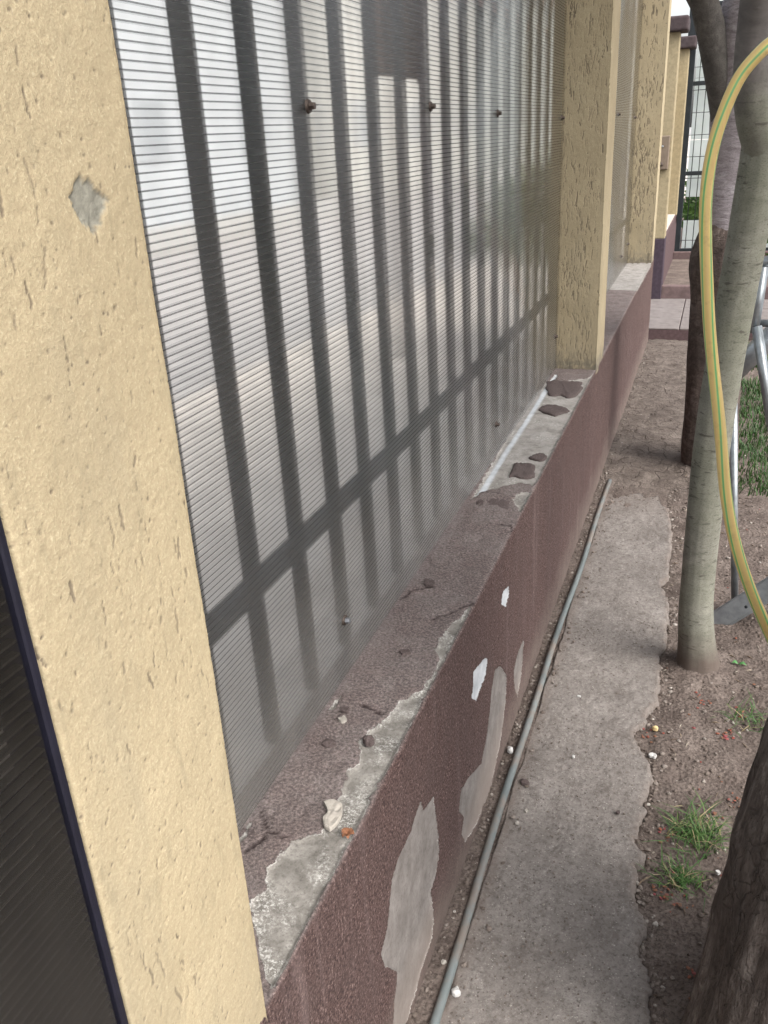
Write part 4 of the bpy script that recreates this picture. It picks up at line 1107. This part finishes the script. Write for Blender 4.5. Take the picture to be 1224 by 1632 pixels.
ftube("side_bar", fpt(1200, 530, 2.97), fpt(1217, 425, 2.97), 0.017, 4)
ftube("top_tube", fpt(1206, 421, 2.98), fpt(1290, 400, 2.98), 0.017, 14)
ftube("cross_bar", fpt(1208, 515, 2.99), fpt(1290, 517, 2.99), 0.012, 4)
tag(fr, "galvanised steel tube frame standing behind the slim pale tree", "frame")

# ------------------------------------------------------------------ lawn and grass tufts
def blades(name, pts, hgt, seed, mat, wid=0.0022, lean=0.7):
    r = np.random.default_rng(seed)
    pts = np.asarray(pts, float); n = len(pts)
    a = r.uniform(0, 2 * np.pi, n); L = hgt * r.uniform(0.45, 1.25, n); ln = lean * r.uniform(0.2, 1.3, n)
    dx, dy = np.cos(a), np.sin(a)
    w = wid * r.uniform(0.6, 1.3, n)
    sx, sy = -dy * w, dx * w
    def at(t, ws):
        hx = L * ln * t * t; z = L * t * (1 - 0.25 * ln * t)
        c = np.stack([pts[:, 0] + dx * hx, pts[:, 1] + dy * hx, pts[:, 2] + z], -1)
        s = np.stack([sx, sy, np.zeros(n)], -1) * ws
        return c - s, c + s
    rings = [at(0, 1.0), at(0.4, 0.95), at(0.75, 0.65)]
    tip = at(1.0, 0)[0]
    v = np.concatenate([np.stack([rings[0][0], rings[0][1], rings[1][0], rings[1][1], rings[2][0], rings[2][1], tip], 1).reshape(-1, 3)])
    i = np.arange(n) * 7
    f = np.concatenate([np.stack(q, -1) for q in ((i, i+1, i+3), (i, i+3, i+2), (i+2, i+3, i+5), (i+2, i+5, i+4), (i+4, i+5, i+6))])
    me = mesh(name, v, f); fattr(me, "tone", np.repeat(r.random(n), 7))
    return link(name, me, mat)
lx = rng.uniform(0.16, 1.6, 14000); ly_ = rng.uniform(3.75, 6.6, 14000)
dens = fbm(lx * 3, ly_ * 3, 0, 3, 61) + 0.25 * np.clip((ly_ - 3.8) / 0.8, 0, 1) * 1.0
keep = dens > 0.58
lx, ly_ = lx[keep], ly_[keep]
tag(blades("lawn_grass", np.stack([lx, ly_, soil_z(lx, ly_) - 0.004], -1), 0.055, 3, M['grass'], 0.0028), "short green lawn beyond the metal frame at right", "grass", kind="stuff")
def tuft(px, py, n, r0, h, seed, label):
    c = onz(px, py)
    r = np.random.default_rng(seed)
    x = c[0] + r.normal(0, r0, n); y = c[1] + r.normal(0, r0, n)
    tag(blades("grass_tuft", np.stack([x, y, soil_z(x, y) - 0.003], -1), h, seed, M['grass_dry'], 0.0012, 1.6), label, "grass", "grass tufts in the soil", "stuff")
tuft(1112, 1330, 230, 0.032, 0.048, 71, "larger green grass tuft on the soil right of the concrete strip")
tuft(1085, 1398, 200, 0.020, 0.026, 72, "short dense grass clump just below the larger tuft")
tuft(1190, 1150, 70, 0.030, 0.038, 73, "thin sparse grass tuft beside the thick corner trunk")

# ------------------------------------------------------------------ pebbles, clods, petals, scraps
ico = bmesh.new(); bmesh.ops.create_icosphere(ico, subdivisions=1, radius=1.0)
ico_v = np.array([v.co[:] for v in ico.verts]); ico_f = np.array([[v.index for v in f.verts] for f in ico.faces]); ico.free()
def scatter(name, P, S, seed, mat, tone, flat=(0.4, 0.8)):
    r = np.random.default_rng(seed); n = len(P)
    vv, ff = [], []
    jit = 1 + (r.random((n, len(ico_v))) - 0.5) * 0.55
    ang = r.uniform(0, 2 * np.pi, n); el = r.uniform(0.55, 1.0, n); fl = r.uniform(*flat, n)
    loc = ico_v[None] * jit[:, :, None]
    loc = loc * np.stack([np.ones(n), el, fl], -1)[:, None]
    ca, sa = np.cos(ang)[:, None], np.sin(ang)[:, None]
    X = loc[..., 0] * ca - loc[..., 1] * sa; Y = loc[..., 0] * sa + loc[..., 1] * ca
    v = np.stack([X, Y, loc[..., 2]], -1) * S[:, None, None] + P[:, None]
    f = (ico_f[None] + (np.arange(n) * len(ico_v))[:, None, None]).reshape(-1, 3)
    me = mesh(name, v.reshape(-1, 3), f, False)
    fattr(me, "tone", np.repeat(tone, len(ico_v)))
    return link(name, me, mat)
n = 5200
x = rng.uniform(-0.07, 0.55, n); y = 0.9 + rng.random(n) ** 1.2 * 4.2
k = x > edge_x(np.clip(y, PATH_Y0, PATH_Y1)) + 0.002
x, y = x[k], y[k]
# crumble along the broken path edge
y2 = rng.uniform(0.95, 3.8, 1500); x2 = edge_x(y2) + np.abs(rng.normal(0, 0.018, 1500)) + 0.003
# gutter between wall and conduit
y3 = rng.uniform(0.9, 3.9, 1100); x3 = rng.uniform(XF + 0.004, -0.37, 1100)
# crumbs by the conduit on the path side and at the path's end
y4 = rng.uniform(3.6, 6.5, 700); x4 = XF + np.abs(rng.normal(0, 0.05, 700)) + 0.005
y5 = rng.uniform(1.0, 3.8, 260); x5 = -0.338 + np.abs(rng.normal(0, 0.02, 260))
x = np.concatenate([x, x2, x3, x4, x5]); y = np.concatenate([y, y2, y3, y4, y5])
s = 0.0012 + 0.0068 * rng.random(len(x)) ** 4.0
zz = np.where((x > -0.335) & (x < edge_x(np.clip(y, PATH_Y0, PATH_Y1)) - 0.004) & (y < PATH_Y1 - 0.1), 0.005, soil_z(x, y))
tag(scatter("pebbles", np.stack([x, y, zz + s * 0.2], -1), s, 81, M['pebble'], rng.random(len(x)) ** 1.1), "small pebbles and crumbs strewn over the soil and path edge", "pebbles", kind="stuff")
n = 2600
y = 0.95 + rng.random(n) ** 1.4 * 2.75; x = rng.uniform(-0.33, -0.06, n)
s = 0.0008 + 0.0024 * rng.random(n) ** 3
tag(scatter("grit", np.stack([x, y, np.full(n, 0.0045)], -1), s, 82, M['pebble'], rng.random(n)), "fine grit lying on the concrete strip", "grit", kind="stuff")
# petals
n = 230
y = 0.95 + rng.random(n) ** 1.3 * 3.4; x = rng.uniform(-0.03, 0.5, n)
cl = [onz(a, b)[:2] for a, b in ((1028, 1172), (1120, 1115), (1155, 1170), (1060, 1420), (1085, 1440), (1170, 1275), (1140, 1300), (1065, 1330), (1040, 1170), (1108, 1560), (1180, 1135))]
for i in range(120):
    c = cl[rng.integers(len(cl))]; k = rng.integers(n); x[k], y[k] = c[0] + rng.normal(0, 0.012), c[1] + rng.normal(0, 0.014)
k = x > edge_x(np.clip(y, PATH_Y0, PATH_Y1)); x, y = x[k], y[k]
s = rng.uniform(0.002, 0.006, len(x))
tag(scatter("fallen_petals", np.stack([x, y, soil_z(x, y) + 0.003], -1), s, 83, M['petal'], rng.random(len(x)), (0.15, 0.4)), "small red and brown fallen petals scattered over the soil", "petals", kind="stuff")

def piece(name, px, py, size, mat, label, cat, seed, z=0.0, thick=0.004, pts=None, group=None, dome=0.0):
    c = onz(px, py, z)
    r = np.random.default_rng(seed)
    if pts is None:
        nn = 8
        pts = [(c[0] + size * r.uniform(0.65, 1.15) * math.cos(2 * math.pi * i / nn), c[1] + size * r.uniform(0.6, 1.1) * math.sin(2 * math.pi * i / nn)) for i in range(nn)]
    else: pts = [onz(a, b, z)[:2] for a, b in pts]
    zz = z
    o = slab_piece(name, pts, 0.0, thick, mat, None, seed, 4, (c[0], c[1], 0.0), dome)
    o.location = (c[0], c[1], zz)
    return tag(o, label, cat, group)
piece("plaster_chip", 530, 1300, 0.02, M['chip'], "pale notched plaster chip lying on the peeled wall top", "chip", 5, SILL + 0.001, 0.006, [(516, 1282), (528, 1277), (541, 1281), (545, 1292), (540, 1312), (526, 1325), (516, 1318), (514, 1308), (522, 1300), (521, 1292)])
piece("plaster_chip", 588, 1183, 0.011, M['clod'], "dark maroon plaster lump resting on the bare strip of the wall", "chip", 6, SILL - 0.003, 0.008, None, None, 0.003)
piece("plaster_chip", 546, 1149, 0.008, M['chip'], "small pale plaster chip near the panel foot on the wall", "chip", 7, SILL + 0.001, 0.005)
piece("plaster_chip", 550, 1133, 0.010, M['clod'], "flat dark plaster flake behind the small pale chip", "chip", 8, SILL, 0.004)
def dry_flower():
    c = onz(553, 1328, SILL)
    r = np.random.default_rng(4); v, f = [], []
    for i in range(7):
        a_ = i * 0.9 + r.uniform(-0.2, 0.2); L = r.uniform(0.008, 0.013); w = r.uniform(0.0025, 0.004); ca, sa = math.cos(a_), math.sin(a_)
        b0 = len(v)
        for (t, ww, h) in ((0.05, 0.3, 0.001), (0.5, 1.0, 0.006), (0.85, 0.8, 0.0075), (1.0, 0.2, 0.004)):
            for sgn in (-1, 1): v.append((ca * L * t - sa * w * ww * sgn, sa * L * t + ca * w * ww * sgn, h + r.uniform(0, 0.002)))
        for k in range(3): f.append((b0 + 2 * k, b0 + 2 * k + 1, b0 + 2 * k + 3, b0 + 2 * k + 2))
    o = link("dry_flower", mesh("dry_flower", v, f), M['dry']); o.location = (c[0], c[1], SILL - 0.005)
    tag(o, "withered orange-brown flower beside the notched pale chip", "flower")
dry_flower()
piece("plaster_chip", 524, 1186, 0.012, M['clod'], "dark crumbled plaster bits on the wall above the pale chip", "chip", 10, SILL, 0.004, None, None, 0.002)
piece("plaster_chip", 684, 930, 0.016, M['clod'], "dark broken plaster scab on the wall top halfway along", "chip", 16, SILL, 0.005)
piece("plaster_chip", 645, 1040, 0.010, M['clod'], "small dark plaster scab near the panel on the wall", "chip", 17, SILL, 0.004)
piece("white_stone", 1041, 1206, 0.011, M['white'], "bright white scrap on the soil at the path edge", "stone", 20, -0.002, 0.006)
piece("round_stone", 1044, 1163, 0.0075, mat_simple("ochre_stone", (0.62, 0.47, 0.24), 0.8, 0, 0.2, 90, 0.4), "round yellowish stone in the notch of the path edge", "stone", 21, -0.002, 0.008, None, None, 0.004)
piece("white_stone", 813, 1198, 0.010, M['white'], "white plaster crumb between conduit and wall", "stone", 22, 0.003, 0.009, None, None, 0.003)
piece("white_stone", 727, 1583, 0.010, M['white'], "white crumb right of the conduit at the picture bottom", "stone", 23, 0.004, 0.007, None, None, 0.003)
piece("white_stone", 923, 1110, 0.006, M['white'], "small white fleck alone on the concrete strip", "stone", 24, 0.005, 0.002)
piece("white_stone", 914, 1207, 0.0045, M['white'], "tiny round white pebble mid concrete strip", "stone", 25, 0.005, 0.004, None, None, 0.002)
piece("paper_scrap", 1144, 1392, 0.006, M['white'], "white paper scrap against the thick corner trunk", "scrap", 26, 0.003, 0.006)
piece("white_stone", 839, 1293, 0.0055, M['chip'], "small pale stone right of the conduit", "stone", 27, 0.005, 0.004)
piece("soil_clod", 836, 1249, 0.011, M['clod'], "dark soil lump beside the conduit on the concrete", "clod", 28, 0.004, 0.007, None, None, 0.003)
piece("soil_clod", 985, 1295, 0.006, M['clod'], "small dark lump near the right side of the concrete strip", "clod", 29, 0.004, 0.004)
# young green leaf
def leaf_obj():
    c = onz(1176, 1062)
    me_v = [(0, 0, 0.004), (0.006, 0.004, 0.010), (0.016, 0.002, 0.014), (0.026, -0.006, 0.008), (0.014, -0.008, 0.012), (0.004, -0.006, 0.008)]
    me = mesh("seedling", me_v, [(0, 1, 5), (1, 2, 4, 5), (2, 3, 4)], True)
    v2 = [(-x * 0.8, y * 1.1 + 0.004, z * 0.9) for (x, y, z) in me_v]
    root = empty("seedling", (c[0], c[1], float(soil_z(np.array(c[0]), np.array(c[1])))))
    g = mat_simple("seedling_green", (0.07, 0.20, 0.06), 0.5, 0, 0.2, 60, 0.1)
    link("leaf", me, g, root)
    link("leaf", mesh("leaf", v2, [(5, 1, 0), (5, 4, 2, 1), (4, 3, 2)], True), g, root)
    root.scale = (0.9, 1.1, 1.2)
    tag(root, "tiny green two-leaf seedling on the soil right of the slim tree", "seedling")
leaf_obj()

# flower troughs at the far right
for i, (xx, yy, lab) in enumerate(((0.62, 8.7, "orange clay trough with green plants by the far bed"), (0.95, 9.3, "farther orange clay pot behind the metal frame"))):
    pt = empty("plant_pot", (xx, yy, bedz))
    pm = tube_mesh("pot", [(0, 0, 0), (0, 0, 0.02), (0, 0, 0.18), (0, 0, 0.20)], [0.10, 0.11, 0.14, 0.15], 20)
    link("pot", pm, M['terra'] if 'terra' in M else mat_simple("terracotta", (0.52, 0.19, 0.075), 0.8, 0, 0.2, 20, 0.3), pt)
    link("foliage", leaves_mesh("foliage", crown_blobs(0, 0, 0.32, 0.16, 8, 33 + i), 260, 0.045, 34 + i, (0.4, 0.4, 0.4)), M['leaf'], pt)
    tag(pt, lab, "plant pot")

# ------------------------------------------------------------------ the street seen through the panels
tag(box("street_pavement", (-3.2, -0.74, -14, 220, -0.15, -0.02), M['pavement']), kind="structure")
tag(box("street_kerb", (-3.36, -3.2, -14, 220, -0.15, -0.015), M['pavement']), kind="structure")
tag(box("road", (-9.0, -3.36, -14, 220, -0.2, -0.12), mat_simple("pale_asphalt", (0.29, 0.28, 0.275), 0.9, 0, 0.2, 4, 0.3, 0.2, 60)), kind="structure")
tag(box("far_pavement", (-11.5, -9.0, -14, 220, -0.2, 0.0), mat_simple('far_paving', (0.30, 0.295, 0.285), 0.9, 0, 0.2, 4, 0.3, 0.2, 60)), kind="structure")
plaster = mat_simple("pale_house_plaster", (0.36, 0.38, 0.40), 0.9, 0, 0.15, 1.5, 0.3, 0.2, 40)
plaster2 = mat_simple("cream_house_plaster", (0.38, 0.38, 0.36), 0.9, 0, 0.15, 1.5, 0.3, 0.2, 40)
plaster3 = mat_simple("grey_house_plaster", (0.36, 0.38, 0.37), 0.9, 0, 0.15, 1.5, 0.3, 0.2, 40)
glass = mat_simple("window_glass", (0.27, 0.29, 0.31), 0.12, 0, 0.2, 3, 0.02, 0.6)
roofm = mat_simple("roof_tile", (0.26, 0.15, 0.12), 0.85, 0, 0.3, 12, 0.4)
def house(y0, y1, h, mat, label):
    root = empty("house", (-15.0, (y0 + y1) / 2, 0))
    hw = (y1 - y0) / 2
    box("wall", (-3.5, 3.5, -hw, hw, -0.1, h), mat, root)
    bm = bmesh.new()
    vs_ = [bm.verts.new(p) for p in ((3.9, -hw - 0.3, h + 0.003), (3.9, hw + 0.3, h + 0.003), (-3.9, hw + 0.3, h + 0.003), (-3.9, -hw - 0.3, h + 0.003), (0, -hw - 0.3, h + 2.2), (0, hw + 0.3, h + 2.2))]
    for q in ((0, 1, 5, 4), (2, 3, 4, 5), (1, 2, 5), (3, 0, 4), (3, 2, 1, 0)): bm.faces.new([vs_[k] for k in q])
    me = bpy.data.meshes.new("roof"); bm.to_mesh(me); bm.free()
    link("roof", me, roofm, root)
    nwin = max(2, int((y1 - y0) / 3.4))
    for i in range(nwin):
        yy = -hw + (i + 0.5) * (y1 - y0) / nwin
        w = box("window", (3.503, 3.545, yy - 0.5, yy + 0.5, 1.3, 2.5), plaster, root)
        box("pane", (3.546, 3.552, yy - 0.42, yy + 0.42, 1.38, 2.42), glass, w)
    return tag(root, label, "house", "houses across the street")
house(10.5, 22, 6.6, plaster, "pale bluish house nearest across the street, behind the panel")
house(24, 37, 6.4, plaster2, "cream house farther along the street, dim through the panel")
house(41, 58, 6.8, plaster3, "grey house far along the street behind the panel")
house(62, 85, 7.0, plaster2, "farthest cream house down the street behind the panel")
# brown board fixed to the fence on the street side
b0, b1 = onx(588, 18, -0.68), onx(655, 128, -0.68)
nb = empty("notice_board", (-0.68, (b0[1] + b1[1]) / 2, b1[2]))
hw = (b1[1] - b0[1]) / 2
brown = mat_simple("brown_board", (0.135, 0.085, 0.062), 0.75, 0, 0.3, 25, 0.3)
box("board", (-0.012, 0.012, -hw, hw, 0.0, 0.19), brown, nb, 0.004)
box("batten", (0.0125, 0.020, hw - 0.05, hw - 0.005, -0.012, 0.21), brown, nb, 0.002)
link("hanger", tube_mesh("hanger", [(0.016, -hw + 0.03, 0.18), (0.016, -hw + 0.09, 0.5)], 0.012, 8), M['steel'], nb)
tag(nb, "brown board hanging on the street side behind the plastic panel", "board")
# shrubs on the street side
def shrub(x, y, z, R, n, mat, label, seed, flat=0.8):
    root = empty("shrub", (x, y, -0.02))
    link("stem", tube_mesh("stem", [(0, 0, 0), (0.02, 0.02, z)], [0.03, 0.015], 8), M['barkA'], root)
    link("foliage", leaves_mesh("foliage", [(a, b, c, s * R) for a, b, c, s in crown_blobs(0, 0, z, R, 26, seed, flat)], n, 0.045, seed + 1), mat, root)
    return tag(root, label, "shrub")
shrub(-1.5, 6.3, 0.95, 0.45, 1500, M['leaf'], "green shrub on the street side dimly seen through the panel", 91)
shrub(-2.4, 6.0, 3.0, 0.5, 1300, M['redleaf'], "reddish-leaved small tree on the street side above the panel view", 95)

shrub(0.0, 11.3, 0.62, 0.5, 1400, M['leaf'], "bright green plant showing low behind the far wire mesh", 99)

n = 520
y = 0.95 + rng.random(n) ** 1.3 * 3.6; x = rng.uniform(-0.04, 0.55, n)
k = x > edge_x(np.clip(y, PATH_Y0, PATH_Y1)) + 0.004; x, y = x[k], y[k]; n = len(x)
a_ = rng.uniform(0, 2 * np.pi, n); L = rng.uniform(0.003, 0.016, n); w = rng.uniform(0.0006, 0.0022, n)
zz = soil_z(x, y)
ca, sa = np.cos(a_), np.sin(a_)
def _p(t, sgn, h): return np.stack([x + ca * L * t - sa * w * sgn, y + sa * L * t + ca * w * sgn, zz + h], -1)
h1 = rng.uniform(0.002, 0.006, n)
v = np.stack([_p(-1, 0, 0.001), _p(0, -1, h1), _p(1, 0, 0.002), _p(0, 1, h1), _p(0, 0, 0.0)], 1).reshape(-1, 3)
i = np.arange(n) * 5
f = np.concatenate([np.stack(q, -1) for q in ((i, i+1, i+3), (i+1, i+2, i+3), (i, i+4, i+1), (i+4, i+2, i+1), (i, i+3, i+4), (i+4, i+3, i+2))])
me = mesh("leaf_litter", v, f); fattr(me, "tone", np.repeat(rng.random(n), 5))
tag(link("leaf_litter", me, mat_tone("dry_litter", [(0.0, (0.07, 0.05, 0.04)), (0.5, (0.17, 0.12, 0.085)), (0.85, (0.30, 0.235, 0.17)), (1.0, (0.46, 0.41, 0.34))])), "dry twigs and leaf bits littering the soil", "litter", kind="stuff")
